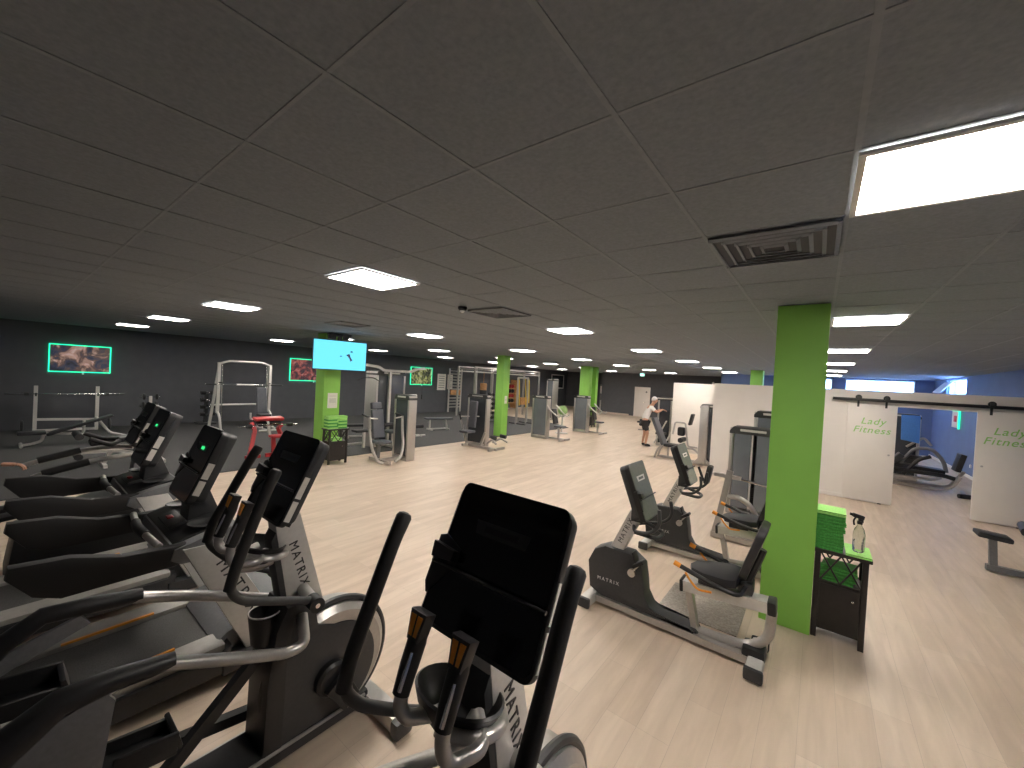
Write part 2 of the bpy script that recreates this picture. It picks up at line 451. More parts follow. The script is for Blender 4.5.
t = thing('alarm_light', 'small white alarm sounder high on the dark wall above the white partition', 'alarm', (-5.25, 27.12, 2.55))
b = nb(); lathe(b, [(.05, -.08), (.06, 0), (.045, .06)], seg=16); box(b, (0, .04, 0), (.06, .08, .1)); obj('body', b, 'white', t)

# ------------------------------------------------------------------ television, posters
t = thing('television', 'wide flat television hung on the ceiling showing a cyan picture', 'television', (-8.78, 4.79, 2.455), R(78))
b = nb(); box(b, (0, 0, 0), (1.19, .05, .69), bev=.008); obj('casing', b, 'black', t)
b = nb(); box(b, (0, -.027, 0), (1.16, .004, .655)); sc = obj('screen', b, 'screen', t)
b = nb(); prism(b, [(.12, .02), (.20, .05), (.22, -.02), (.27, -.10), (.22, -.13), (.19, -.05)], 'y', -.031, -.029); prism(b, [(0, .0), (.04, -.02), (-.02, -.03)], 'y', -.031, -.029)
box(b, (.24, -.03, .10), (.05, .002, .03)); obj('picture_figure', b, 'bwall', sc)
b = nb(); box(b, (0, .1, .24), (.06, .12, .5)); box(b, (0, .12, .47), (.5, .16, .06)); box(b, (-.18, .06, .42), (.16, .1, .12)); box(b, (.12, .06, .42), (.12, .1, .12)); obj('ceiling_mount', b, 'black', t)

def lit_picture(y0, y1, z0, z1, label, pm):
    t = thing('led_picture', label, 'picture', (XL, (y0+y1)/2, (z0+z1)/2), 0, 'green lit gym pictures')
    w, h = y1-y0, z1-z0
    b = nb(); box(b, (.03, 0, 0), (.03, w-.06, h-.06)); obj('canvas', b, pm, t)
    b = nb(); e = .022
    for s in (1, -1): box(b, (.035, 0, s*(h/2-e/2)), (.03, w, e)); box(b, (.035, s*(w/2-e/2), 0), (.03, e, h-2*e))
    obj('led_strip', b, 'led', t)
    b = nb(); box(b, (.05, .05, -h/2-.03), (.02, .04, .05)); obj('controller', b, 'white', t)
    return t
M['pA'] = poster('muscle picture print', 1.3, [(.01, .012, .02), (.03, .035, .07), (.10, .06, .05), (.45, .27, .22), (.6, .5, .48)], 3.2)
M['pB'] = poster('red grey picture print', 4.1, [(.012, .012, .02), (.05, .02, .03), (.35, .08, .07), (.45, .3, .28)], 4)
M['pC'] = poster('olive grey picture print', 7.7, [(.012, .015, .02), (.04, .05, .03), (.35, .36, .12), (.4, .4, .35)], 5)
lit_picture(.79, 2.02, 1.62, 2.41, 'green lit picture of flexed muscles near the left edge, on the dark wall', 'pA')
lit_picture(7.15, 9.0, 1.56, 2.47, 'green lit picture with red tones, partly behind the television', 'pB')
lit_picture(13.15, 14.6, 1.53, 2.47, 'green lit picture with a yellowish figure between cable tower and wall bars', 'pC')
def wall_poster(y, z, w, h, label):
    t = thing('wall_poster', label, 'poster', (XL, y, z), 0, 'pale exercise posters')
    b = nb(); box(b, (.012, 0, 0), (.012, w, h)); obj('sheet', b, 'paper', t)
    b = nb()
    for k in range(6): box(b, (.02, 0, h*.36-k*h*.14), (.004, w*.7, .03))
    obj('print', b, 'mgrey', t)
wall_poster(15.35, 1.72, .62, .92, 'pale tall exercise poster alone right of the olive lit picture')
wall_poster(16.0, 1.74, .40, .85, 'pale exercise poster hung in front of the wall bars')
# picture on the far wall and the alcove glazing
t = thing('framed_picture', 'white framed dark picture on the far wall left of the green pillars', 'picture', (XL+.02, 27.9, 2.1))
b = nb()
for s in (1, -1): box(b, (.03, 0, s*.53), (.04, 1.9, .07)); box(b, (.03, s*.92, 0), (.04, .07, .99))
obj('frame', b, 'white', t)
b = nb(); box(b, (.02, 0, 0), (.02, 1.8, 1.0)); obj('picture', b, 'shieldd', t)
t = thing('glass_cabinet', 'pale lit mirror cabinet with a shelf in the far corner beside the dark wall', 'mirror', (-13.3, 29.2, 0))
b = nb(); box(b, (0, .12, 1.05), (1.15, .06, 2.05)); obj('back_panel', b, 'mgrey', t)
b = nb(); box(b, (.2, .07, 1.5), (.6, .03, .95)); obj('mirror_pane', b, 'mirror', t)
b = nb(); box(b, (-.35, .06, 1.65), (.3, .02, .6)); obj('notice', b, 'paper', t)
b = nb(); box(b, (.2, -.02, .95), (.75, .2, .04)); box(b, (0, .04, .42), (.9, .1, .8), bev=.02); obj('counter', b, 'pale', t)
# ------------------------------------------------------------------ cardio console shared by all machines
def console(parent, Mx, w=.43, h=.47, th=.075, scr='gloss', stickers=True, dash=None, ledge=.45):
    """tilted display: local x width, z height, y thickness (screen on -y); Mx places its centre"""
    b = nb(); prism(b, [(x, z-.025*(x/(w/2))**2*(1 if z > 0 else 0)) for x, z in rrect(w, h, .035)], 'y', 0, th*.45, bev=.008, Mx=Mx)
    prism(b, rrect(w-.03, h-.04, .04), 'y', th*.45, th, bev=.014, mi=1, Mx=Mx)
    c = obj('console', b, ['black', 'dgrey'], parent)
    b = nb(); prism(b, rrect(w-.022, h-.03, .028), 'y', -.004, .002, Mx=Mx); s = obj('screen', b, scr, c)
    b = nb(); prism(b, [(-w*.24, h*.24), (w*.24, h*.24), (w*.22, h*.15), (-w*.22, h*.15)], 'y', -.0052, -.003, Mx=Mx)
    obj('badge_panel', b, 'sticker' if scr == 'greyscr' else 'dgrey', s)
    b = nb(); prism(b, [(-w*.15, h*.215), (w*.15, h*.215), (w*.15, h*.175), (-w*.15, h*.175)], 'y', -.0064, -.005, Mx=Mx); obj('badge_window', b, 'greyscr' if scr == 'greyscr' else 'black', s)
    # reading ledge across the lower half
    b = nb(); z = h*(ledge-.5)
    prism(b, [(-w*.535, z+.05), (-w*.47, z+.06), (-w*.30, z+.03), (-w*.30, z-.02), (-w*.49, z-.13), (-w*.53, z-.10)], 'y', -.010, .02, bev=.004, Mx=Mx)
    prism(b, [(-w*.52, z+.03), (-w*.30, z+.02), (-w*.30, z-.012), (-w*.50, z-.02)], 'y', -.038, 0, bev=.006, Mx=Mx)
    tube(b, [Mx@Vector((-w*.5, -.02, z-.03)), Mx@Vector((w*.5, -.02, z-.03))], .006, 8)
    obj('reading_ledge', b, 'black', c)
    if stickers:
        b = nb()
        for s0, l in ((-.02, .12), (-.14, .10)): box(b, (0, 0, 0), (.002, th*.32, l)); 
        bm = nb()
        for z0, l in ((-.03, .11), (-.15, .10)):
            t = nb(); box(t, (w/2+.001, th*.28, z0), (.003, th*.38, l)); merge(bm, t, Mx)
        b.free(); obj('side_sticker', bm, 'sticker', c)
    return c

# ------------------------------------------------------------------ elliptical trainer (working frame: x from the machine's middle, y and z true)
def elliptical(cx, label, hy):
    t = thing('elliptical_trainer', label, 'elliptical', (cx, 0, 0), 0, 'elliptical trainers in the near row')
    b = nb(); box(b, (0, .40, .09), (.235, 2.14, .09), bev=.015); box(b, (0, -.72, .05), (.62, .09, .08), bev=.01)
    for s in (1, -1): tube(b, [(s*.122, 1.44, .12), (s*.122, .9, .12), (s*.122, .2, .12), (s*.122, -.64, .12)], .010, 8, mi=1)
    obj('base_frame', b, ['dgrey', 'silver'], t)
    b = nb(); tube(b, [(-.39, 1.5, .06), (.39, 1.5, .06)], .05, 4, sq=(.09, .085)); f = obj('front_foot', b, 'pale', t)
    for s in (1, -1):
        b = nb(); box(b, (s*.42, 1.5, .055), (.07, .12, .10), bev=.02); obj('foot_cap', b, 'dgrey', f)
    # shroud with round flywheel housing
    b = nb(); prism(b, [(.87, .06), (.88, .45), (.92, .74), (.97, .86), (1.10, .86), (1.13, .70)]+circ(1.22, .37, .285, 18, 88, -60)+[(1.30, .08)], 'x', -.115, .115, bev=.02)
    obj('shroud', b, 'dgrey', t)
    b = nb(); prism(b, [(.862, .06), (.872, .50), (.905, .76), (.955, .868), (1.0, .868), (.965, .60), (.955, .06)], 'x', -.122, .122, bev=.01); obj('rear_column', b, 'black', t)
    b = nb(); lathe(b, [(.05, -.10), (.31, -.10), (.345, -.07), (.345, .07), (.31, .10), (.05, .10)], (0, 1.24, .40), 48, ax='x'); fw = obj('flywheel_housing', b, 'silver', t)
    b = nb(); tube(b, [(.045, y, z) for y, z in circ(1.24, .40, .362, 48)], .020, 8, closed=True); obj('rim_trim', b, 'dgrey', fw)
    for s in (1, -1):
        b = nb(); lathe(b, [(.095, .11), (.095, .15), (.08, .165)] if s > 0 else [(.08, -.165), (.095, -.15), (.095, -.11)], (0, 1.21, .36), 28, ax='x'); h = obj('crank_hub', b, 'black', t)
        e = (1.30, .22) if s > 0 else (1.12, .50)
        b = nb(); prism(b, [(1.21-.06, .33), (1.21+.05, .41), (e[0]+.05, e[1]+.02), (e[0]-.04, e[1]-.05)], 'x', s*.17, s*.205, bev=.008); obj('crank_arm', b, 'black', h)
        b = nb(); cyl(b, (s*.205, 1.21, .36), (s*.212, 1.21, .36), .010); obj('bolt', b, 'chrome', h)
    # mast
    b = nb(); prism(b, [(.90, 1.30), (.93, 1.37), (1.02, 1.37), (1.20, .74), (1.0, .74)], 'x', -.055, .055, bev=.012); mst = obj('mast', b, 'pale', t)
    b = nb(); prism(b, [(.885, 1.22), (.915, 1.28), (1.02, .74), (.975, .74)], 'x', -.05, .05, bev=.004); obj('mast_back', b, 'dgrey', mst)
    d = Vector((0, .17, -.56)).normalized()
    text('lettering', 'MATRIX', .066, 'ink', basis((.057, 1.03, 1.06), d, Vector((0, -d.z, d.y))*1), mst, space=1.25)
    # console
    cm = TR((.01, .94, 1.568), (R(-25), 0, 0)); console(t, cm, w=.45)
    b = nb(); tube(b, [(0, .93, 1.30), (0, 1.0, 1.42)], .05, 4, sq=(.12, .09)); obj('console_neck', b, 'black', t)
    # dash tray
    b = nb(); tmp = nb(); lathe(tmp, [(.02, -.085), (.10, -.075), (.165, -.02), (.185, .015), (.175, .02), (.15, -.015), (.09, -.055), (.02, -.06)], seg=32)
    for f in tmp.faces: pass
    merge(b, tmp, TR((-.03, .86, 1.19), (R(-12), 0, 0)) @ Matrix.Diagonal((.80, .66, 1, 1))); tr = obj('dash_tray', b, 'black', t)
    b = nb(); tube(b, [TR((-.03, .86, 1.175), (R(-12), 0, 0)) @ Vector((.145*math.cos(R(a)), .12*math.sin(R(a)), -.01)) for a in range(-75, 86, 10)], .020, 10, f=0, r2=.9)
    tube(b, [(.03, .75, 1.13), (.02, .86, 1.10), (0, .98, 1.14)], .03, 10); obj('tray_rim', b, 'silver', tr)
    # fixed grips with buttons
    for s in (1, -1):
        gx = .080 if s > 0 else -.088
        b = nb(); tube(b, [(gx, .71, 1.30), (gx, .688, 1.235), (gx+.015, .70, 1.175 if s > 0 else 1.20), (gx+.05, .80, 1.17), (s*.05, .86, 1.18)], .020, 12, f=.04); g = obj('fixed_handle', b, 'silver', t)
        b = nb(); tube(b, [(gx, .692, 1.265), (gx, .715, 1.33), (gx, .74, 1.39), (gx, .752, 1.42)], [.024, .027, .028, .022], 12); obj('grip', b, 'grip', g)
        b = nb(); tube(b, [(gx+.012, .677, 1.285), (gx+.012, .714, 1.375)], .007, 6); obj('pulse_sensor', b, 'chrome', g)
        pm = TR((gx, .748, 1.435), (R(-18), 0, 0))
        b = nb(); prism(b, [(-.022, -.045), (.022, -.045), (.034, .032), (-.034, .032)], 'y', -.018, .022, bev=.006, Mx=pm); p = obj('button_pod', b, 'black', g)
        b = nb()
        for q in (-1, 1): prism(b, [(q*.004, -.032), (q*.015, -.032), (q*.024, .022), (q*.004, .022)], 'y', -.021, -.017, bev=.002, Mx=pm)
        obj('resistance_button', b, 'orange', p)
    # moving handlebars
    for s, xx in ((1, .30), (-1, -.33)):
        ty = hy[s]; q = .62+(ty-.78)*.56
        P = [(xx, ty, 1.65), (xx, ty-(ty-q)*.2, 1.575), (xx, ty-(ty-q)*.45, 1.46), (xx, q+.02, 1.25), (xx, q, 1.16), (xx-.01*s, q+.05, 1.09), (xx-.04*s, .84, 1.01), (s*.22, 1.03, .92)]
        b = nb(); tube(b, fillet(P[2:], .09), .0195, 12, f=0); hb = obj('moving_handlebar', b, 'dgrey', t)
        b = nb(); pts = fillet(P[:5], .04); e = (pts[0]-pts[1]).normalized(); pts = [pts[0]+e*.016, pts[0]+e*.011, pts[0], pts[0]-e*.05]+pts[1:]; n = len(pts); tube(b, pts, [.008, .021, .027, .0255]+[.025-.0025*i/n for i in range(n-4)], 14); obj('grip', b, 'grip', hb)
        b = nb(); cyl(b, (s*.03, 1.06, .91), (s*.20, 1.04, .91), .032); obj('pivot_axle', b, 'silver', hb)
        b = nb(); cyl(b, (s*.20, 1.04, .91), (s*.27, 1.035, .91), .038); cyl(b, (s*.27, 1.035, .91), (s*.275, 1.035, .91), .012, mi=1); obj('pivot_cap', b, ['black', 'chrome'], hb)
    # bottle holders on the back of the mast
    b = nb(); lathe(b, [(.060, -.16), (.078, 0), (.072, 0), (.055, -.12)], (0, .89, .835), 26); tube(b, [(.076*math.cos(R(a)), .89+.076*math.sin(R(a)), .835) for a in range(0, 360, 15)], .004, 6, mi=1, closed=True); obj('bottle_holder', b, ['black', 'silver'], t)
    # pedal arms
    A = {1: [(1.03, .80), (.99, .72), (.90, .72), (.68, .81), (.42, .925)], -1: [(1.25, .70), (1.18, .68), (.81, .85), (.60, .94), (.40, 1.01)]}
    for s in (1, -1):
        b = nb(); tube(b, [(s*.12, *A[s][0])]+[(s*.25, *p) for p in A[s][1:]], .027, 12, f=.06); pa = obj('pedal_arm', b, 'silver', t)
        y, z = A[s][-1]
        C = [(y+.04, z, .029), (y-.03, z+.004, .036), (y-.14, z+.016, .040), (y-.27, z+.010, .048), (y-.40, z-.075, .062), (y-.62, z-.36, .06), (y-.92, z-.74, .05)] if s > 0 else [(y+.04, z, .029), (y-.03, z+.004, .034), (y-.14, z+.020, .036), (y-.27, z+.030, .036), (y-.38, z-.045, .040), (y-.60, z-.34, .045), (y-.95, z-.72, .045)]
        b = nb(); tube(b, [(s*.25, p, q) for p, q, _ in C], [r for _, _, r in C], 16); obj('arm_cover', b, 'black', pa)
        pz0 = .50 if s > 0 else .72; py0 = .2 if s > 0 else -.05
        b = nb(); prism(b, [(y-.16, z-.01), (y-.13, z-.06), (py0+.06, pz0+.12), (py0-.04, pz0-.03), (py0-.30, pz0-.12), (py0-.36, pz0-.02), (y-.42, z-.10)], 'x', s*.25-.012, s*.25+.012, bev=.006); lp = obj('link_plate', b, 'mgrey', pa)
        for by, bz in ((py0-.06, pz0+.06), (py0-.22, pz0-.02)): b = nb(); cyl(b, (s*.25+.010, by, bz), (s*.25+.024, by, bz), .018, 14); obj('bolt', b, 'chrome', pa)
        # pedal
        py, pz = (.32, .52) if s > 0 else (.02, .76)
        b = nb(); box(b, (s*.15, py+.03, pz), (.16, .28, .025), (R(-6), 0, 0), bev=.01)
        box(b, (s*.15, py+.17, pz+.03), (.16, .02, .08), (R(14), 0, 0), bev=.008)
        box(b, (s*.075, py+.04, pz+.03), (.018, .26, .06), (R(-6), 0, 0), bev=.006)
        box(b, (s*.225, py+.07, pz+.04), (.018, .20, .08), (R(-6), 0, 0), bev=.006)
        p = obj('pedal', b, 'black', t)
        b = nb()
        for k in range(7): box(b, (s*.15, py-.08+k*.034, pz+.018-k*.004), (.13, .012, .006), (R(-6), 0, 0))
        obj('tread_pad', b, 'dgrey', p)
        b = nb(); tube(b, [(s*.22, py-.05, pz-.03), (s*.25, py-.35, pz-.25)], .02, 8); cyl(b, (s*.228, py-.10, pz+.02), (s*.28, py-.10, pz+.02), .022); obj('pedal_bracket', b, 'dgrey', p)
    for x, pts in ((0, [(1.0, .74), (.79, .53), (.5, .25), (.3, .12)]), (-.18, [(1.1, .15), (.68, .22), (.40, .26), (.1, .13)])):
        b = nb(); tube(b, [(x, *p) for p in pts], .026, 4, f=0, sq=(.05, .055)); obj('rear_strut', b, 'black', t)
    return t
E1 = elliptical(-2.27, 'black and silver elliptical trainer between the closest one and the treadmills', {1: .79, -1: .94})
E2 = elliptical(-.775, 'elliptical trainer closest to the camera with a large blank black display', {1: .93, -1: .86})

# ------------------------------------------------------------------ treadmill
def treadmill(cx, label):
    t = thing('treadmill', label, 'treadmill', (cx, 0, 0), 0, 'treadmills in the near row')
    b = nb(); prism(b, [(-1.0, .06), (-1.0, .16), (.95, .20), (1.0, .24), (1.0, .06)], 'x', -.50, .50, bev=.01); obj('deck_frame', b, 'dgrey', t)
    b = nb(); prism(b, [(-.99, .165), (-.99, .178), (.95, .222), (.95, .20)], 'x', -.26, .26); obj('running_belt', b, 'belt', t)
    for s in (1, -1):
        b = nb(); x0, x1 = sorted((s*.28, s*.47)); prism(b, [(-1.02, .13), (-1.02, .19), (.97, .245), (.97, .2)], 'x', x0, x1, bev=.01); f = obj('foot_rail', b, 'sidep', t)
        b = nb(); x0, x1 = sorted((s*.282, s*.30)); prism(b, [(.28, .225), (.28, .236), (.74, .249), (.74, .23)], 'x', x0, x1); obj('safety_strip', b, 'orange', f)
    b = nb(); prism(b, [(.93, .06), (.93, .23), (1.0, .285), (1.25, .33), (1.5, .28), (1.62, .16), (1.62, .06)], 'x', -.40, .40, bev=.03); prism(b, [(.95, .05), (.95, .16), (1.55, .14), (1.55, .05)], 'x', -.52, .52, bev=.02, mi=1)
    obj('motor_hood', b, ['mgrey', 'dgrey'], t)
    for s in (1, -1):
        b = nb(); xs = sorted((s*.40, s*.47)); prism(b, [(.72, .96), (.93, .96), (1.42, .06), (1.14, .06)], 'x', xs[0], xs[1], bev=.012); u = obj('upright', b, 'pale', t)
        d = Vector((0, .455, -.90)).normalized()
        text('lettering', 'MATRIX', .11, 'ink', basis((s*.472, 1.03, .62), d if s > 0 else -d, (0, -d.z*1., d.y) if s > 0 else (0, d.z, -d.y)), u, space=1.3)
        b = nb(); xs = sorted((s*.375, s*.445)); prism(b, [(.04, 1.07), (.03, 1.01), (.12, .89), (.22, .845), (.70, .86), (.95, .88), (.95, 1.0), (.69, .985), (.45, 1.0), (.25, 1.06)], 'x', xs[0], xs[1], bev=.018); h = obj('handrail', b, 'grip', t)
        b = nb(); tube(b, [(s*.41, .16, 1.005), (s*.41, .45, .985)], .016, 8); obj('pulse_plate', b, 'silver', h)
    b = nb(); tube(b, [(-.39, .62, .99), (0, .58, 1.01), (.39, .62, .99)], .02, 12, f=.2); g = obj('cross_grip', b, 'silver', t)
    b = nb(); tube(b, [(-.16, .597, 1.0), (0, .58, 1.01), (.16, .597, 1.0)], .028, 12, f=.2); obj('grip', b, 'grip', g)
    b = nb(); prism(b, [(.66, .90), (.68, .97), (.86, 1.02), (1.02, 1.05), (1.06, .95), (.95, .86), (.72, .86)], 'x', -.46, .46, bev=.03); prism(b, [(.69, .975), (.70, .985), (.86, 1.032), (1.0, 1.062), (1.0, 1.04), (.86, 1.01)], 'x', -.38, .38, bev=.004, mi=1); d = obj('dash_tray', b, ['mgrey', 'black'], t)
    for s in (1, -1):
        b = nb(); lathe(b, [(.055, -.004), (.085, .012), (.08, .016), (.05, .002)], (s*.28, .86, 1.035), 24); obj('cup_recess', b, 'black', d)
    b = nb(); box(b, (0, .76, 1.02), (.30, .10, .03), (R(16), 0, 0), bev=.01); obj('stop_panel', b, 'black', d)
    b = nb(); box(b, (-.02, .75, 1.037), (.06, .035, .015), bev=.006); obj('stop_button', b, 'red', d)
    b = nb(); prism(b, [(.82, .98), (.84, 1.22), (.94, 1.24), (1.04, .98)], 'x', -.1, .1, bev=.01); obj('console_neck', b, 'dgrey', t)
    cm = TR((0, .88, 1.42), (R(-23), 0, 0)); c = console(t, cm, w=.45, h=.54, th=.11)
    text('time_digits', '0:00', .035, 'ledtxt', cm @ basis((.03, -.0075, .1), (1, 0, 0), (0, 0, 1)), c)
    return t
T1 = treadmill(-3.55, 'treadmill right beside the left elliptical trainer, green digits on its display')
T2 = dup(T1, loc=(-4.97, 0, 0), label='second treadmill from the elliptical trainers, its left rail under a hand')

# ------------------------------------------------------------------ recumbent bike (working frame: x along the bike from its middle, y across)
def bike(loc, label, rz=0.):
    t = thing('recumbent_bike', label, 'exercise bike', loc, rz, 'recumbent bikes by the near pillar')
    b = nb(); tube(b, [(-.64, 0, .065), (.70, 0, .065)], .04, 4, sq=(.19, .055)); obj('base_beam', b, 'silver', t)
    b = nb(); box(b, (-.66, 0, .065), (.10, .44, .085), bev=.02); f = obj('front_foot', b, 'pale', t)
    for s in (1, -1):
        b = nb(); box(b, (-.665, s*.235, .06), (.12, .045, .095), bev=.02); obj('foot_cap', b, 'dgrey', f)
    b = nb(); box(b, (.72, 0, .065), (.11, .46, .085), bev=.02); f = obj('rear_foot', b, 'pale', t)
    for s in (1, -1):
        b = nb(); box(b, (.72, s*.235, .06), (.13, .045, .095), bev=.02); obj('foot_cap', b, 'dgrey', f)
    b = nb(); box(b, (.70, 0, .11), (.16, .17, .10), bev=.03); obj('rear_cover', b, 'black', f)
    P = [(-.72, .40), (-.66, .53), (-.55, .59), (-.30, .585), (-.19, .51), (-.165, .38), (-.15, .26), (-.10, .175), (-.02, .14), (.28, .12), (.30, .098), (-.56, .098), (-.69, .15)]
    b = nb(); prism(b, P, 'y', -.085, .085, bev=.025); sh = obj('shroud', b, 'dgrey', t)
    text('lettering', 'MATRIX', .045, 'inkw', basis((-.50, -.0865, .27), (1, 0, .03), (-.03, 0, 1)), sh, space=1.5)
    b = nb(); prism(b, [(-.52, .57), (-.39, .57), (-.22, .96), (-.34, .98)], 'y', -.045, .045, bev=.012); m = obj('mast', b, 'pale', t)
    text('lettering', 'MATRIX', .065, 'ink', basis((-.372, -.047, .775), (.37, 0, .93), (-.93, 0, .37)), m, space=1.2)
    cm = TR((-.24, 0, 1.19), (0, 0, R(90))) @ TR((0, 0, 0), (R(-22), 0, 0)); console(t, cm, w=.38, h=.53, th=.10, scr='greyscr', stickers=False, ledge=.42)
    b = nb(); box(b, (-.27, 0, .95), (.12, .10, .14), bev=.015); obj('console_neck', b, 'dgrey', t)
    b = nb(); tube(b, [(-.30, -.03, .84), (-.25, -.16, .83), (-.10, -.19, .86), (-.02, -.185, .95), (-.04, -.17, 1.08)], .016, 10, f=.06)
    tube(b, [(-.30, .03, .84), (-.25, .16, .83), (-.10, .19, .86), (-.02, .185, .95), (-.04, .17, 1.08)], .016, 10, f=.06)
    tube(b, [(-.25, -.16, .83), (-.06, -.10, .80), (-.06, .10, .80), (-.25, .16, .83)], .018, 10, f=.07); obj('handlebar', b, 'dgrey', t)
    for s in (1, -1):
        b = nb(); e = (-.27-.09*s, .43-.13*s); cyl(b, (-.27, s*.085, .43), (-.27, s*.12, .43), .035)
        prism(b, [(-.29, .41), (-.25, .45), (e[0]+.02, e[1]+.012), (e[0]-.02, e[1]-.012)], 'y', min(s*.105, s*.125), max(s*.105, s*.125), bev=.004); c = obj('crank', b, 'silver', t)
        b = nb(); box(b, (e[0], s*.175, e[1]+.01), (.11, .095, .03), (0, R(-35), 0), bev=.008); box(b, (e[0]-.04, s*.175, e[1]+.06), (.012, .09, .09), (0, R(-20), 0), bev=.004); obj('pedal', b, 'black', c)
    b = nb(); tube(b, [(.16, -.02, .465), (.80, -.02, .515)], .04, 4, sq=(.13, .085)); r = obj('seat_rail', b, 'pale', t)
    for x, z, q in ((.155, .464, .03), (.80, .515, .06)):
        b = nb(); box(b, (x, -.02, z), (q, .15, .10), (0, R(-4), 0), bev=.015); obj('end_cap', b, 'black', r)
    b = nb(); tube(b, [(.20, 0, .43), (.27, 0, .09)], .03, 4, sq=(.05, .075)); obj('front_post', b, 'silver', t)
    b = nb(); tube(b, [(.80, 0, .47), (.79, 0, .24), (.66, 0, .13), (.45, 0, .105), (.27, 0, .09)], .036, 12, f=.12); obj('rear_post', b, 'silver', t)
    b = nb(); box(b, (.38, 0, .56), (.20, .16, .07), bev=.01); box(b, (.62, 0, .60), (.10, .13, .10), bev=.01); obj('seat_carriage', b, 'dgrey', t)
    b = nb(); tmp = nb(); prism(tmp, [(-.20, .10), (-.08, .17), (.12, .20), (.20, .17), (.22, 0), (.20, -.17), (.12, -.20), (-.08, -.17), (-.20, -.10), (-.235, 0)], 'z', -.035, .035, bev=.025); merge(b, tmp, TR((.40, 0, .63), (0, R(-5), 0)) @ Matrix.Diagonal((.85, .95, 1, 1))); obj('seat', b, 'pad', t)
    b = nb(); tmp = nb(); prism(tmp, [(y, z) for y, z in rrect(.36, .46, .09)], 'x', -.03, .03, bev=.02); merge(b, tmp, TR((.66, 0, .90), (0, R(17), 0))); obj('backrest', b, 'pad', t)
    b = nb(); tube(b, [(.62, 0, .62), (.68, 0, .80), (.715, 0, .92)], .03, 8, f=.05); obj('backrest_bracket', b, 'black', t)
    for s in (1, -1):
        b = nb(); tube(b, [(.62, s*.06, .61), (.60, s*.24, .60), (.42, s*.25, .63), (.16, s*.25, .70)], .018, 10, f=.06); h = obj('side_handle', b, 'black', t)
        b = nb(); tube(b, [(.18, s*.25, .695), (.13, s*.25, .71)], .020, 10); obj('grip_tip', b, 'orange', h)
        b = nb(); tube(b, [(.42+.0*i, s*.27, .575) for i in range(1)]+[(.32, s*.27, .56), (.26, s*.262, .61), (.22, s*.255, .66)], .009, 8, f=.03); obj('adjust_lever', b, 'orange', h)
    return t
B1 = bike((-1.0, 3.68, 0), 'recumbent bike in front of the near green pillar, nearest of the two bikes')
B2 = dup(B1, loc=(-1.05, 5.42, 0), label='second recumbent bike, behind the nearest one and beside the weight machines')

t = tag(obj('floor_plate', prism(nb(), [(-1.14, 3.98), (-.46, 3.98), (-.46, 4.6), (-1.14, 4.6)], 'z', 0, .008), 'plate'), 'flat chequered metal plate on the floor behind the near recumbent bike', 'plate')

# ------------------------------------------------------------------ towel cabinets
def cabinet(loc, label, rz=0., w=.36, d=.30, h=.79):
    t = thing('side_cabinet', label, 'cabinet', loc, rz, 'dark cabinets holding towels')
    for sx in (-1, 1):
        for sy in (-1, 1):
            b = nb(); box(b, (sx*(w/2-.02), sy*(d/2-.02), (h-.03)/2), (.04, .04, h-.03), bev=.003); obj('leg', b, 'cab', t)
    b = nb(); box(b, (0, 0, h-.015), (w+.04, d+.04, .03), bev=.004); obj('top', b, 'cab', t)
    b = nb(); box(b, (0, 0, h-.29), (w-.03, d-.03, .02)); obj('shelf', b, 'cab', t)
    b = nb(); box(b, (0, 0, .29), (w-.06, d-.03, .42), bev=.003); bd = obj('body', b, 'cab', t)
    b = nb(); box(b, (0, -d/2+.008, .29), (w-.09, .014, .40), bev=.003); dr = obj('door', b, 'cab', t)
    b = nb(); ball(b, (.09, -d/2-.01, .40), .012); obj('knob', b, 'chrome', dr)
    z0, z1 = h-.28, h-.03
    for ax in ('f', 'b', 'l', 'r'):
        b = nb()
        if ax in 'fb':
            y = (-d/2+.015)*(1 if ax == 'f' else -1); W = w/2-.04
            for k in (-1, 1):
                for sx in (-W/2, W/2): tube(b, [(sx-W/2*k, y, z0), (sx+W/2*k, y, z1)], .006, 4, sq=(.012, .012))
        else:
            x = (-w/2+.015)*(1 if ax == 'l' else -1); W = d/2-.04
            for k in (-1, 1): tube(b, [(x, -W*k, z0), (x, W*k, z1)], .006, 4, sq=(.012, .012))
        obj('lattice', b, 'cab', t)
    return t
cabinet((.225, 4.65, 0), 'dark lattice-sided cabinet with towels against the near green pillar')
C2 = cabinet((-8.66, 4.70, 0), 'dark cabinet with green towels under the television', R(90), w=.44)
C3 = cabinet((-8.75, 17.7, 0), 'small distant dark cabinet beside the far green pillar', R(90))
def towel(name, c, s, m, label, group, rz=0., fold=True):
    b = nb(); w, d, h = s
    tmp = nb(); prism(tmp, [(-d/2, -h/2), (d/2-.01, -h/2), (d/2, -h/4), (d/2, h/4), (d/2-.01, h/2), (-d/2, h/2), (-d/2+.008, h*.1), (-d/2+.03, 0), (-d/2+.008, -h*.1)], 'x', -w/2, w/2, bev=.003)
    for v in tmp.verts: v.co.y += .004*math.sin(v.co.x*17+c[2]*50)
    merge(b, tmp, None); o = obj(name, b, m); o.location = c; o.rotation_euler = (0, 0, rz)
    return tag(o, label, 'towel', group)
z = .79
for k in range(12):
    h = .028; z += h/2
    towel('folded_towel', (.125+random.uniform(-.006, .006), 4.64, z), (.225, .27, h-.001), 'towel' if k < 11 else 'towelw', 'folded dark green towel in the tall stack on the cabinet by the near pillar' if k < 11 else 'pale green folded towel topping the stack by the near pillar', 'towels stacked on the near cabinet' if k < 11 else None, R(random.uniform(-3, 3)))
    z += h/2
towel('cleaning_cloth', (.335, 4.63, .80), (.17, .32, .018), 'towelw', 'pale green cloth lying under the spray bottle', None)
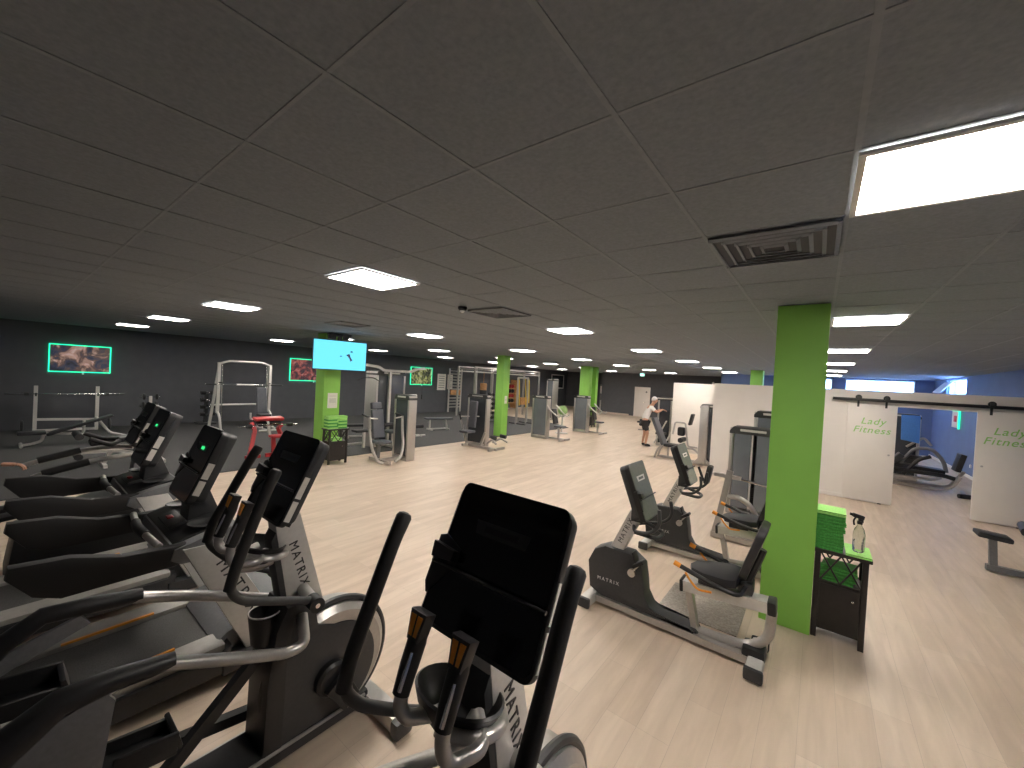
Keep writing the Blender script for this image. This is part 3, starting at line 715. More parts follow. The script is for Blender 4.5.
for k in range(5):
    towel('folded_towel', (.22+random.uniform(-.02, .02), 4.65, .51+.013+k*.027), (.24, .22, .026), 'towel', 'green towel on the lattice shelf of the near cabinet', 'towels on the near cabinet shelf', R(random.uniform(-8, 8)))
t = thing('spray_bottle', 'clear spray bottle with a black trigger head on the cabinet', 'bottle', (.335, 4.60, .81), R(20)); t.scale = (1.1, 1.1, 1.3)
b = nb(); lathe(b, [(.030, 0), (.037, .01), (.038, .12), (.030, .15), (.014, .175), (.014, .19)], seg=24); obj('bottle_body', b, 'liquid', t)
b = nb(); cyl(b, (0, 0, .185), (0, 0, .205), .017, mi=0); box(b, (-.012, 0, .235), (.075, .026, .026), (0, R(12), 0), bev=.005); box(b, (.005, 0, .215), (.03, .02, .04), bev=.004)
tube(b, [(-.03, 0, .225), (-.042, 0, .205), (-.036, 0, .175)], .006, 8); cyl(b, (-.05, 0, .243), (-.066, 0, .246), .009); obj('trigger_head', b, 'black', t)
for k in range(8):
    for j in range(2):
        towel('folded_towel', (-8.66, 4.59+j*.21, .805+k*.036), (.24, .2, .034), 'towelw' if (k+j) % 2 == 0 or k > 5 else 'towel', 'green towel in the two piles on the cabinet under the television', 'towels on the television cabinet', R(90))
towel('folded_towel', (-8.66, 4.70, .545), (.22, .2, .07), 'towelw', 'pale green towel bundle on the shelf of the television cabinet', None, R(90))
def notice(loc, label, rz=0., w=.21, h=.29, m='paper'):
    t = thing('paper_notice', label, 'notice', loc, rz)
    b = nb(); box(b, (0, 0, 0), (w, .004, h)); obj('sheet', b, m, t)
    b = nb(); box(b, (0, -.003, h*.3), (w*.6, .002, .02)); box(b, (0, -.003, 0), (w*.7, .002, h*.3)); obj('print', b, 'sticker', t)
notice((-9.165, 4.86, 1.38), 'white paper notice on the green pillar above the towels', R(90), .24, .36)
notice((-9.095, 11.4, 1.35), 'white box notice low on the middle green pillar', R(90), .15, .28)
notice((-9.095, 18.1, 1.05), 'small white notice on the far green pillar', R(90), .15, .2)
# ------------------------------------------------------------------ strength machines
def tower(parent, x0, x1, y0, y1, h, face='-y', shield='shieldd', split=False, silver=('r',)):
    """weight stack tower: base, two silver side columns, a shield in front and a stack behind it"""
    cx, cy, w, d = (x0+x1)/2, (y0+y1)/2, x1-x0, y1-y0
    b = nb(); box(b, (cx, cy, .04), (w, d, .08), bev=.01); t = obj('tower_base', b, 'silver', parent)
    b = nb()
    if face == '-y':
        for s in (1, -1): box(b, (cx+s*(w/2-.03), cy, h/2+.02), (.06, d, h-.08), bev=.015)
    else:
        for s in (1, -1): box(b, (cx, cy+s*(d/2-.03), h/2+.02), (w, .06, h-.08), bev=.015)
    obj('side_column', b, 'silver', parent)
    b = nb()
    if face == '-y':
        prism(b, [(cx-w/2-.005, h-.07), (cx-w/2+.05, h), (cx+w/2-.05, h), (cx+w/2+.005, h-.07), (cx+w/2+.005, h-.12), (cx-w/2-.005, h-.12)], 'y', y0-.01, y1+.01, bev=.01)
    else:
        prism(b, [(cy-d/2-.005, h-.07), (cy-d/2+.05, h), (cy+d/2-.05, h), (cy+d/2+.005, h-.07), (cy+d/2+.005, h-.12), (cy-d/2-.005, h-.12)], 'x', x0-.01, x1+.01, bev=.01)
    cp = obj('top_cap', b, 'dgrey', parent)
    b = nb()
    if face == '-y': box(b, (cx, y0-.008, h-.05), (w*.55, .008, .04), bev=.003)
    else: box(b, (x1+.012, cy, h-.05), (.008, d*.55, .04), bev=.003)
    obj('name_band', b, 'pale', cp)
    b = nb()
    if face == '-y':
        if split: box(b, (cx-w*.22, y0+.02, h/2), (w*.36, .02, h-.24), bev=.005); box(b, (cx+w*.24, y0+.02, h/2), (w*.30, .02, h-.24), bev=.005); box(b, (cx-w*.01, y0+.015, h/2), (.025, .03, h-.2), mi=1)
        else: box(b, (cx, y0+.02, h/2), (w-.13, .02, h-.24), bev=.005)
        box(b, (cx, y1-.02, h/2), (w-.13, .02, h-.24), bev=.005)
    else:
        box(b, (x1-.02, cy, h/2), (.02, d-.13, h-.24), bev=.005); box(b, (x0+.02, cy, h/2), (.02, d-.13, h-.24), bev=.005)
    obj('shield', b, [shield, 'pale'], parent)
    b = nb()
    for k in range(12): box(b, (cx, cy, .14+k*.032), (min(w-.16, .26), min(d-.1, .16), .028), bev=.003)
    obj('weight_stack', b, 'black', parent)
    b = nb()
    for s in (1, -1): cyl(b, (cx+s*.05, cy, .08), (cx+s*.05, cy, h-.12), .01, 8)
    obj('guide_rod', b, 'chrome', parent)
def padbox(parent, name, c, s, rot=(0, 0, 0), m='padgrey', bev=.025):
    b = nb(); box(b, c, s, rot, bev=bev, seg=3); return obj(name, b, m, parent)
def tb(parent, name, paths, r=.03, m='silver', f=.08, sq=None):
    if len(paths) > 1 and name in ('rear_leg', 'upright', 'collar', 'post', 'curved_foot', 'sleeve', 'column', 'peg', 'roller', 'bar_hook', 'safety_catch', 'guide_rod', 'strap', 'side_post', 'bench_frame', 'base', 'front_post'):
        for p in paths: tb(parent, name, [p], r, m, f, sq)
        return
    b = nb()
    for p in paths: tube(b, p, r, 10, f=f, sq=sq)
    return obj(name, b, m, parent)

# chest press beside the television pillar
t = thing('chest_press', 'grey chest press with bowed silver arms standing right of the television cabinet', 'weight machine', (-8.0, 5.5, 0))
tower(t, -.34, .24, .52, .76, 1.60, '-y', 'shieldd')
tb(t, 'base_frame', [[(-.45, -.02, .05), (.35, -.02, .05)], [(-.05, -.02, .05), (-.05, .5, .05)]], .035, sq=(.07, .08))
tb(t, 'seat_post', [[(-.15, -.02, .08), (-.12, -.02, .42)], [(-.15, -.02, .4), (-.35, -.02, .85)]], .035, 'mgrey', sq=(.06, .09))
padbox(t, 'seat', (.0, -.02, .50), (.36, .34, .07))
padbox(t, 'backrest', (-.20, -.02, .90), (.09, .30, .68), (0, R(-10), 0))
padbox(t, 'headrest', (-.31, -.02, 1.32), (.09, .26, .16), (0, R(-10), 0))
for y0, y1 in ((-.44, -.18), (.45, .15)):
    tb(t, 'press_arm', [[(.10, y0, 1.10), (.12, y0, .75), (.22, y0*.95, .40), (.30, (y0+y1)/2, .12), (.30, y1, .07)]], .033, f=.22)
    tb(t, 'arm_handle', [[(.11, y0, 1.10), (-.16, y0-.01, 1.14)]], .022, 'grip'); tb(t, 'grip_bar', [[(.10, y0, 1.08), (.12, y0+(.2 if y0 < 0 else -.2), 1.06)]], .016, 'pale')

# tall cable tower behind it
t = thing('cable_tower', 'tall grey multi station cable tower with overhead pulldown arms, right of the television', 'weight machine', (-10.0, 6.95, 0))
tower(t, -.28, .28, -.55, .42, 2.15, '+x', 'shieldd')
tb(t, 'upright', [[(.34, -.17, 0), (.34, -.17, 2.2)]], .03, 'pale', sq=(.07, .07))
tb(t, 'top_beam', [[(.34, -.95, 2.30), (.34, -.55, 2.26), (.34, -.40, 2.17), (.34, .55, 2.17), (.34, .75, 2.27), (.34, 1.05, 2.30)]], .035, 'pale', f=.1, sq=(.08, .07))
tb(t, 'pulldown_bar', [[(.34, -1.15, 1.88), (.34, -1.0, 1.95), (.34, -.68, 1.95), (.34, -.5, 1.86)]], .014, 'dgrey', f=.06)
tb(t, 'cable', [[(.34, -.84, 1.95), (.34, -.84, 2.28)], [(.34, 1.0, 1.5), (.34, 1.0, 2.28)]], .004, 'black')
tb(t, 'bench_frame', [[(.34, -.17, .05), (1.0, -.17, .05)], [(.6, -.17, .05), (.6, -.17, .42)], [(-.3, -1.0, .05), (-.3, -.4, .05)], [(.34, -.9, .05), (.34, -.9, .5)]], .03, 'pale', sq=(.06, .06))
padbox(t, 'seat', (.55, -.17, .47), (.40, .35, .07)); padbox(t, 'side_seat', (.34, -.95, .52), (.28, .5, .06), m='pad')
tb(t, 'knee_roller', [[(.5, -.42, .66), (.5, .08, .66)]], .055, 'pad'); tb(t, 'handle_strap', [[(.34, 1.0, 1.5), (.34, 1.0, 1.35)]], .02, 'black')

# flat bench and small bench on the rubber
def bench(name, loc, rz, label, pad='pad', L=1.1, h=.44, tilt=0.):
    t = thing(name, label, 'bench', loc, rz)
    tb(t, 'frame', [[(-L*.38, 0, .05), (L*.38, 0, .05)], [(-L*.33, -.22, .03), (-L*.33, .22, .03)], [(L*.33, -.2, .03), (L*.33, .2, .03)], [(-L*.33, 0, .05), (-L*.33, 0, h-.05)], [(L*.33, 0, .05), (L*.28, 0, h-.05)]], .028, 'pale', sq=(.05, .05))
    padbox(t, 'pad', (0, 0, h), (L, .28, .07), (0, R(tilt), 0), m=pad); return t
bench('weight_bench', (-11.5, 10.35, .012), R(75), 'flat grey bench on the rubber floor right of the cable tower', 'padgrey')
bench('weight_bench', (-11.4, 6.9, .012), R(70), 'low black bench behind the chest press, left of the cable tower', 'pad', .9, .40)
t = thing('ab_machine', 'small silver abdominal trainer with black pads between cable tower and bench', 'weight machine', (-10.9, 8.75, .012))
tb(t, 'frame', [[(-.2, 0, 0), (.35, 0, 0.03)], [(0, 0, 0), (-.15, 0, .7), (-.2, 0, 1.35)], [(.3, -.2, .03), (.3, .2, .03)]], .03, 'pale'); padbox(t, 'backrest', (-.12, 0, 1.0), (.08, .2, .4)); tb(t, 'foot_roller', [[(.15, -.2, .32), (.15, .2, .32)]], .07, 'pad'); tb(t, 'arm_bar', [[(-.2, -.15, 1.35), (-.2, .15, 1.35)]], .04, 'white')

# second machine left of the middle pillar
t = thing('lat_machine', 'grey seated weight machine left of the middle green pillar', 'weight machine', (-8.15, 8.95, 0))
tower(t, -.55, .26, .05, .22, 1.60, '-y', 'shieldd')
padbox(t, 'backrest', (-.10, -.16, 1.0), (.28, .09, .80), (R(-4), 0, 0)); padbox(t, 'seat', (-.05, -.42, .50), (.34, .36, .07))
tb(t, 'base_frame', [[(-.35, -.1, .05), (.85, -.1, .05)], [(.2, -.1, .05), (.3, 0, .48)], [(.75, -.35, .05), (.75, .35, .05)], [(-.3, -.35, .06), (-.3, .4, .06)]], .035, sq=(.07, .07))
for s in (1, -1): tb(t, 'leg_arm', [[(.5, s*.12, .2), (.75, s*.2, .35), (.95, s*.26, .25)]], .03); tb(t, 'leg_pad', [[(.72, s*.2, .42), (.9, s*.24, .40)]], .055, 'pad')
tb(t, 'side_lever', [[(-.2, -.28, .08), (-.35, -.42, .85)]], .022); tb(t, 'cross_bar', [[(-.5, -.3, .9), (.1, -.1, .95)]], .016, 'pale'); tb(t, 'lever_grip', [[(-.34, -.42, .82), (-.38, -.45, 1.0)]], .024, 'grip')

# two machines right of the middle pillar
def press_pair(loc, rz, label, kind):
    t = thing('weight_machine', label, 'weight machine', loc, rz)
    tower(t, -.38, .30, -.16, .06, 1.58, '-y', 'shield')
    tb(t, 'base_frame', [[(.3, .05, .05), (1.0, .05, .05)], [(.95, -.3, .04), (.95, .4, .04)], [(.7, .05, .05), (.7, .05, .45)]], .03, sq=(.06, .06))
    padbox(t, 'seat', (.75, .05, .50), (.34, .32, .06)); padbox(t, 'backrest', (.50, .05, .85), (.08, .28, .55), (0, R(-12), 0), m='pad')
    for s in (1, -1): tb(t, 'press_arm', [[(.35, s*.30+.05, 1.25), (.55, s*.34+.05, 1.05), (.85, s*.28+.05, .85), (.95, s*.28+.05, .95)]], .025, 'pale', f=.12)
    return t
W3 = press_pair((-8.1, 12.4, 0), 0, 'dark shielded weight machine just right of the middle green pillar', 0)
W4 = dup(W3, loc=(-8.05, 15.5, 0), label='second dark shielded weight machine, nearer the far green pillars')
t = tag(obj('exercise_ball', ball(nb(), (0, 0, 0), .20), 'ball'), 'green ball resting between the two shielded weight machines', 'ball'); t.location = (-8.3, 14.2, .95)
b = nb(); tube(b, [(0, 0, .0), (0, 0, .72)], .03, 10); lathe(b, [(.25, 0), (.25, .03), (.03, .05)], seg=20); lathe(b, [(.03, .66), (.15, .74), (.17, .775), (.16, .78), (.12, .75)], seg=20)
t = tag(obj('ball_stand', b, 'pale'), 'pale round stand holding the green ball', 'stand'); t.location = (-8.3, 14.2, 0)

# pulldown, power rack, wall bars, functional frame at the back
t = thing('wall_bars', 'silver ladder of wall bars beside the pale poster', 'wall bars', (XL+.15, 16.3, .012))
tb(t, 'side_post', [[(0, -.48, 0), (0, -.48, 2.5)], [(0, .48, 0), (0, .48, 2.5)]], .03, 'pale', sq=(.06, .08))
for k in range(13): tb(t, 'rung', [[(0, -.45, .28+k*.175), (0, .45, .28+k*.175)]], .022, 'pale')
t = tag(obj('folded_mat', box(nb(), (0, 0, 0), (.10, .75, .30), bev=.02), 'woodo'), 'orange brown mat hung over the middle of the wall bars', 'mat'); t.location = (XL+.30, 16.2, 1.15)
t = thing('functional_rig', 'long silver training rig with overhead ladder bars behind the middle pillar', 'training rig', (-14.6, 17.9, .012))
ys = (-3.0, -1.6, -.3, 1.3, 2.9)
for y in ys:
    for x in (-.6, .6): tb(t, 'post', [[(x, y, 0), (x, y, 2.62)]], .03, 'silver', sq=(.08, .08))
tb(t, 'top_beam', [[(x, -3.0, z), (x, 2.9, z)] for x in (-.6, .6) for z in (2.62, 2.38)], .03, 'pale', sq=(.06, .05))
tb(t, 'cross_bar', [[(-.6, -3+k*.59, 2.5), (.6, -3+k*.59, 2.5)] for k in range(11)], .018, 'pale')
t = thing('punching_bag', 'black punching bag with a tan top hanging in the training rig', 'punching bag', (-14.0, 15.6, 0))
b = nb(); lathe(b, [(.15, .75), (.18, .8), (.18, 1.75), (.15, 1.8)], seg=20); obj('bag', b, 'pad', t)
b = nb(); lathe(b, [(.183, 1.45), (.183, 1.76), (.152, 1.81), (.02, 1.82)], seg=20); cyl(b, (0, 0, 1.8), (0, 0, 2.4), .012); obj('strap_cap', b, 'woodo', t)
t = thing('medicine_ball_rack', 'orange wooden rack with dark balls behind the middle green pillar', 'rack', (-16.5, 21.0, .0))
b = nb()
for k in range(5): box(b, (0, 0, .5+k*.32), (.5, .9, .05))
for s in (1, -1): box(b, (0, s*.47, 1.1), (.5, .05, 1.9))
obj('rack_frame', b, 'woodo', t)
for k in range(4):
    for y in (-.29, 0, .29):
        b = nb(); ball(b, (0, 0, 0), .13, seg=12); o = tag(obj('medicine_ball', b, 'red' if (k+int(y*10)) % 2 else 'black'), 'small round medicine ball on the orange rack', 'ball', 'medicine balls on the orange rack'); o.location = (-16.45, 21.0+y, .657+k*.32)
def trx(loc, label):
    t = thing('cable_trainer', label, 'weight machine', loc)
    tb(t, 'column', [[(0, -.4, 0), (0, -.4, 2.2)], [(0, .4, 0), (0, .4, 2.2)], [(0, -.4, 2.2), (0, .4, 2.2)]], .035, 'silver', sq=(.08, .08))
    tb(t, 'strap', [[(.06, -.4, 2.1), (.12, -.38, .9)], [(.06, .4, 2.1), (.14, .36, 1.0)], [(.06, .1, 2.15), (.2, .05, .8)]], .022, 'yellow'); tb(t, 'base', [[(-.4, -.4, .04), (.5, -.4, .04)], [(-.4, .4, .04), (.5, .4, .04)]], .035, 'dgrey')
    b = nb(); box(b, (.05, 0, 1.1), (.12, .5, .35), bev=.03); obj('hanging_pack', b, 'woodo', t)
trx((-11.2, 15.3, 0), 'cable frame with yellow straps right of the middle green pillar')
t = thing('cable_column', 'single grey cable column behind the shielded weight machine', 'weight machine', (-11.6, 18.6, 0)); tower(t, -.2, .25, -.3, .2, 2.25, '-y', 'shield')
t = thing('dumbbell_tower', 'dark dumbbell stand seen left of the middle green pillar', 'dumbbell stand', (-12.6, 14.5, .012))
b = nb(); box(b, (0, 0, .7), (.10, .10, 1.4)); box(b, (0, 0, .03), (.5, .6, .06)); obj('stand_frame', b, 'dgrey', t)
for k in range(6): b = nb(); cyl(b, (.16, -.22, .2+k*.22), (.16, -.08, .2+k*.22), .07, 10); cyl(b, (.16, .08, .2+k*.22), (.16, .22, .2+k*.22), .07, 10); cyl(b, (.16, -.1, .2+k*.22), (.16, .1, .2+k*.22), .016, 8); box(b, (.07, 0, .2+k*.22), (.12, .06, .03)); o = tag(obj('dumbbell', b, 'black'), 'black dumbbell on the stand left of the middle pillar', 'dumbbell', 'dumbbells on the far stand'); o.location = (-12.6, 14.5, .012)

# smith machine with bench, preacher bench
t = thing('smith_machine', 'tall pale silver squat frame with a guided barbell on the rubber floor', 'squat rack', (-14.9, 4.93, .012))
tb(t, 'upright', [[(.05, -.76, .55), (.05, -.76, 2.13)], [(.05, .70, .55), (.05, .70, 2.13)]], .035, 'pale', sq=(.08, .08))
tb(t, 'curved_foot', [[(.05, s, .58), (.22, s, .50), (.34, s, .30), (.42, s, .04), (.6, s, .04)] for s in (-.76, .70)], .035, 'pale', f=.15)
tb(t, 'rear_leg', [[(.0, -.74, 2.08), (-.55, -.80, .04)], [(.0, .68, 2.08), (-.55, .74, .04)], [(-.55, -.80, .04), (.5, -.76, .04)], [(-.55, .74, .04), (.5, .70, .04)]], .028, 'pale', f=0, sq=(.05, .07))
tb(t, 'top_bar', [[(.05, -.76, 2.08), (.05, -.52, 2.19), (.05, .46, 2.19), (.05, .70, 2.08)]], .035, 'pale', f=.1)
tb(t, 'guide_rod', [[(.12, -.66, .1), (.0, -.66, 2.1)], [(.12, .60, .1), (.0, .60, 2.1)]], .014, 'chrome')
tb(t, 'cross_beam', [[(-.5, -.8, .75), (-.5, .74, .75)]], .03, 'pale')
tb(t, 'safety_catch', [[(.1, -.76, 1.5), (.2, -.70, 1.5)], [(.1, .70, 1.5), (.2, .64, 1.5)]], .02, 'dgrey')
t = thing('barbell', 'guided barbell with a knurled pale middle in the tall squat frame', 'barbell', (-14.82, 4.9, 1.455))
tb(t, 'bar', [[(0, -1.1, 0), (0, 1.15, 0)]], .014, 'chrome'); tb(t, 'knurled_grip', [[(0, -.25, 0), (0, .25, 0)]], .026, 'pale'); tb(t, 'sleeve', [[(0, -1.05, 0), (0, -.8, 0)], [(0, .76, 0), (0, 1.1, 0)]], .025, 'dgrey')
t = thing('incline_bench', 'upright grey incline bench inside the tall squat frame', 'bench', (-14.3, 5.25, .012))
padbox(t, 'backrest', (-.12, 0, .95), (.07, .30, .85), (0, R(-9), 0)); padbox(t, 'seat', (.12, 0, .50), (.35, .34, .08), m='pad')
tb(t, 'frame', [[(-.45, 0, .05), (.5, 0, .05)], [(0, 0, .05), (0, 0, .48)], [(-.4, 0, .05), (-.22, 0, .8)], [(.45, -.25, .04), (.45, .25, .04)]], .03, 'pale')
tb(t, 'foot_bar', [[(.3, -.1, .42), (.45, -.5, .42), (.45, -.5, .62)]], .03, 'pale')
def bumper(parent, c, r, ax, w=.05, m='black'):
    b = nb(); lathe(b, [(.03, -w/2), (r-.02, -w/2), (r, -w/2+.01), (r, w/2-.01), (r-.02, w/2), (.03, w/2)], c, 28, ax=ax); return obj('weight_plate', b, m, parent)
t = thing('preacher_bench', 'red preacher curl bench on the rubber floor below the squat frame', 'bench', (-10.30, 3.88, .012), 0)
tb(t, 'frame', [[(.25, -.42, .03), (.05, -.26, .60), (-.02, -.32, .78)], [(.25, .42, .05), (.0, .26, .62), (-.05, .36, .70)], [(.25, -.5, .03), (.25, -.2, .03)], [(.3, .1, .03), (.3, .55, .03)], [(.28, -.1, .05), (.28, .42, .05)], [(.15, .12, .05), (.1, .12, .45)]], .032, 'red', f=.03, sq=(.06, .08))
tb(t, 'post', [[(.1, .05, .45), (.02, .0, .86)]], .025, 'silver', sq=(.05, .05))
padbox(t, 'arm_pad', (.0, .04, .86), (.22, .62, .07), (0, R(8), 0), m='red'); padbox(t, 'under_pad', (-.04, .06, .76), (.2, .5, .09), (0, R(20), 0), m='pad')
padbox(t, 'seat', (.22, .18, .46), (.28, .34, .06), m='red')
t = thing('curl_bar', 'chromed bent curl bar resting across the red preacher bench', 'barbell', (-10.22, 3.88, .72))
tb(t, 'bar', [[(0, -.60, 0), (0, -.30, 0), (0, -.16, .04), (0, 0, 0), (0, .16, .04), (0, .30, 0), (0, .66, 0)]], .013, 'chrome', f=.03); tb(t, 'collar', [[(0, -.44, 0), (0, -.34, 0)], [(0, .42, 0), (0, .54, 0)]], .05, 'dgrey')

# barbell bench station at the left edge
t = thing('bench_press_rack', 'pale barbell rack with two uprights on the rubber floor at the left', 'barbell rack', (-16.4, 1.15, .012))
tb(t, 'upright', [[(0, -.58, 0), (0, -.58, 1.24)], [(0, .56, 0), (0, .56, 1.24)]], .04, 'pale', sq=(.09, .07))
tb(t, 'cross_beam', [[(0, -.56, .34), (0, .54, .30)], [(.1, -.56, .05), (.1, .56, .05)]], .03, 'pale', sq=(.06, .06))
tb(t, 'bar_hook', [[(.04, -.58, .98), (.14, -.58, .98), (.14, -.58, 1.06)], [(.04, .56, .98), (.14, .56, .98), (.14, .56, 1.06)]], .015, 'dgrey', f=0)
t = thing('barbell', 'long straight barbell racked at the left edge of the room', 'barbell', (-16.31, 1.15, 1.04))
tb(t, 'bar', [[(0, -1.1, 0), (0, 1.12, 0)]], .014, 'chrome'); tb(t, 'collar', [[(0, -.78, 0), (0, -.70, 0)], [(0, .70, 0), (0, .78, 0)]], .045, 'dgrey')
for s in (-1, 1):
    o = bumper(None, (0, 0, 0), .17, 'y'); o.location = (-16.25, 1.15+s*.80, .185); tag(o, 'dark weight plate leaning low beside the barbell rack', 'weight plate', 'weight plates beside the barbell rack')
t = thing('incline_bench', 'black incline bench with pale legs in front of the barbell rack', 'bench', (-14.0, 1.05, .012))
b = nb(); box(b, (0, .15, .45), (.30, 1.15, .06), (R(21), 0, 0), bev=.02); obj('backrest', b, 'pad', t)
padbox(t, 'seat', (0, -.60, .30), (.32, .42, .07), m='pad')
tb(t, 'frame', [[(0, -.75, .03), (0, -.62, .04), (0, -.45, .10), (0, -.42, .27), (0, .1, .24), (0, .55, .08), (0, .7, .03)], [(0, .2, .55), (0, .2, .24)], [(0, .4, .62), (0, .65, .22), (0, .95, .12)], [(-.3, .7, .03), (.3, .7, .03)], [(-.25, -.75, .03), (.25, -.75, .03)]], .03, 'pale', f=.06)
for y, rz in ((2.35, 0), (2.7, 0)):
    pass
t = thing('plate_tree', 'pale plate tree hung with dark weight plates near the treadmills', 'plate rack', (-15.6, 2.72, .012))
tb(t, 'stand', [[(0, 0, 0), (0, 0, 1.02)], [(-.3, 0, .03), (.3, 0, .03)], [(0, -.3, .03), (0, .3, .03)]], .035, 'pale', sq=(.07, .07))
tb(t, 'peg', [[(0, -.25, z), (0, .25, z)] for z in (1.0, .72, .42)], .018, 'chrome')
for z, r in ((1.0, .09), (.72, .13), (.42, .17)):
    for s in (-1, 1): o = bumper(None, (0, 0, 0), r, 'y', .06); o.location = (-15.6, 2.72+s*.14, .012+z); tag(o, 'dark weight plate hanging on the plate tree', 'weight plate', 'weight plates on the tree')
t = thing('dumbbell_tower', 'dark dumbbell stand left of the tall squat frame', 'dumbbell stand', (-16.55, 4.32, .012))
b = nb(); box(b, (0, 0, .55), (.08, .10, 1.1)); box(b, (0, 0, .03), (.5, .5, .06)); 
for k in range(4): box(b, (.10, 0, .30+k*.24), (.16, .08, .03))
obj('stand_frame', b, 'dgrey', t)
for k in range(4):
    b = nb(); cyl(b, (.18, -.20, .385+k*.24-.03), (.18, -.07, .385+k*.24-.03), .065, 10); cyl(b, (.18, .07, .385+k*.24-.03), (.18, .20, .385+k*.24-.03), .065, 10); cyl(b, (.18, -.1, .355+k*.24), (.18, .1, .355+k*.24), .016, 8, mi=1)
    o = tag(obj('dumbbell', b, ['black', 'chrome']), 'black dumbbell on the stand left of the squat frame', 'dumbbell', 'dumbbells on the near stand'); o.location = (-16.55, 4.32, .012)
# black adjustable pads between the treadmills and the rack
t = thing('leg_curl_bench', 'low black padded leg bench half hidden behind the treadmill consoles', 'bench', (-10.9, 1.35, .012))
tb(t, 'frame', [[(0, -.6, .3), (0, .1, .28), (0, .75, .05)], [(0, .0, .28), (0, -.1, .03)], [(-.3, -.1, .03), (.3, -.1, .03)], [(-.3, .75, .03), (.3, .75, .03)]], .032, 'pale', f=.05, sq=(.06, .06))
padbox(t, 'pad', (0, .05, .50), (.34, .70, .09), (R(6), 0, 0), m='pad'); padbox(t, 'rear_pad', (0, .62, .60), (.34, .34, .09), (R(18), 0, 0), m='pad')
for z in (.25, .62): tb(t, 'roller', [[(-.28, -.45, z), (.28, -.45, z)]], .06, 'pad')

# machines along the partitions
def big_tower(loc, h, w, label):
    t = thing('weight_stack_tower', label, 'weight machine', loc); tower(t, -w/2, w/2, -.2, .2, h, '-y', 'shield', split=True); return t
big_tower((-.86, 8.1, 0), 1.52, .70, 'large dark shielded weight stack half hidden behind the near green pillar')
big_tower((-.62, 8.75, 0), 1.80, .62, 'taller weight stack rising behind the large shielded one')
t = thing('leg_extension', 'silver leg machine with black pads between the second bike and the shielded stacks', 'weight machine', (-.95, 6.45, 0))
tb(t, 'post', [[(-.16, -.02, .05), (-.10, -.02, .35), (.0, -.02, 1.0)]], .03, 'silver', f=0, sq=(.08, .055))
tb(t, 'cross_arm', [[(-.20, -.02, .92), (.14, -.02, .91)]], .03, 'silver', sq=(.06, .05)); tb(t, 'stack_link', [[(.12, 0, .90), (.62, .0, .84)]], .014, 'chrome')
padbox(t, 'shin_pad', (-.28, -.02, .89), (.07, .16, .28), (0, R(10), 0), m='pad', bev=.03); tb(t, 'hand_grip', [[(-.42, -.02, .98), (-.34, -.02, .78)]], .018, 'grip')
tb(t, 'curved_arm', [[(-.02, .0, .62), (.12, .0, .64), (.27, .0, .56), (.36, .0, .40), (.40, 0, .25)]], .035, 'silver', f=.1)
tb(t, 'base_frame', [[(-.2, -.02, .05), (.55, -.02, .05)], [(.5, -.3, .05), (.5, .3, .05)], [(.4, 0, .05), (.4, 0, .3)]], .035, 'silver', sq=(.07, .07))
padbox(t, 'seat', (.42, 0, .40), (.34, .36, .07), m='pad'); padbox(t, 'backrest', (.62, 0, .72), (.08, .34, .55), (0, R(14), 0), m='pad')
tb(t, 'range_lever', [[(.0, -.1, .35), (.12, -.12, .38)]], .014, 'yellow')
t = thing('leg_press', 'silver leg machine with a leaning backrest and tall stack against the white partition', 'weight machine', (-3.5, 12.2, 0))
padbox(t, 'backrest', (-.30, .15, .80), (.09, .40, .86), (0, R(-24), 0), m='padgrey'); padbox(t, 'seat', (.12, .12, .42), (.42, .38, .08), m='pad')
tb(t, 'frame', [[(-.15, 0, .42), (-.28, 0, .25), (-.35, 0, .0)], [(-.15, .3, .42), (-.28, .3, .25), (-.35, .3, .0)], [(.25, .15, .05), (-.25, .15, .05)], [(0, .15, .05), (0, .15, .4)], [(.3, .15, .38), (.7, .15, .40), (1.2, -.2, .1)]], .03, 'silver', f=.08)
tb(t, 'roller', [[(.30, -.08, .35), (.30, .35, .35)], [(.38, -.08, .62), (.38, .35, .62)]], .075, 'pad')
tower(t, .86, 1.28, -.05, .35, 1.72, '-y', 'shieldd')
b = nb(); prism(b, [(.88, 1.68), (1.10, 1.70), (1.10, .10), (1.08, .02), (.74, .02), (.88, .20)], 'y', -.14, -.065, bev=.015); obj('front_column', b, 'silver', t)
tb(t, 'link_frame', [[(.9, .1, .05), (-.2, .15, .05)]], .035, sq=(.07, .07))
tb(t, 'arm', [[(.8, .15, .45), (.55, .15, .45), (.50, .15, .70), (.44, .15, 1.12), (.15, .15, 1.12), (.10, .15, .75)]], .026, 'silver', f=.06)
padbox(t, 'shin_pad', (.60, .15, 1.24), (.07, .26, .34), (0, R(12), 0), m='pad', bev=.03); padbox(t, 'knee_pad', (.34, .15, .86), (.2, .18, .26), m='pad', bev=.06)
t = thing('gym_station', 'dark blue grey weight stack beside the person in the white shirt', 'weight machine', (-4.35, 14.9, 0))
tower(t, -.28, .22, -.2, .25, 1.78, '-y', 'shieldd'); tb(t, 'press_arm', [[(-.30, -.25, 1.72), (.30, -.28, 1.74)], [(-.3, -.3, .1), (.15, -.5, .95)], [(.3, -.3, .6), (.3, -.9, .3)]], .025, 'pale'); padbox(t, 'seat', (0, -.55, .5), (.3, .35, .07), m='pad'); tb(t, 'seat_post', [[(0, -.55, 0.), (0, -.55, .48)], [(0, -.55, .04), (0, -.2, .04)]], .03, 'silver', f=0)
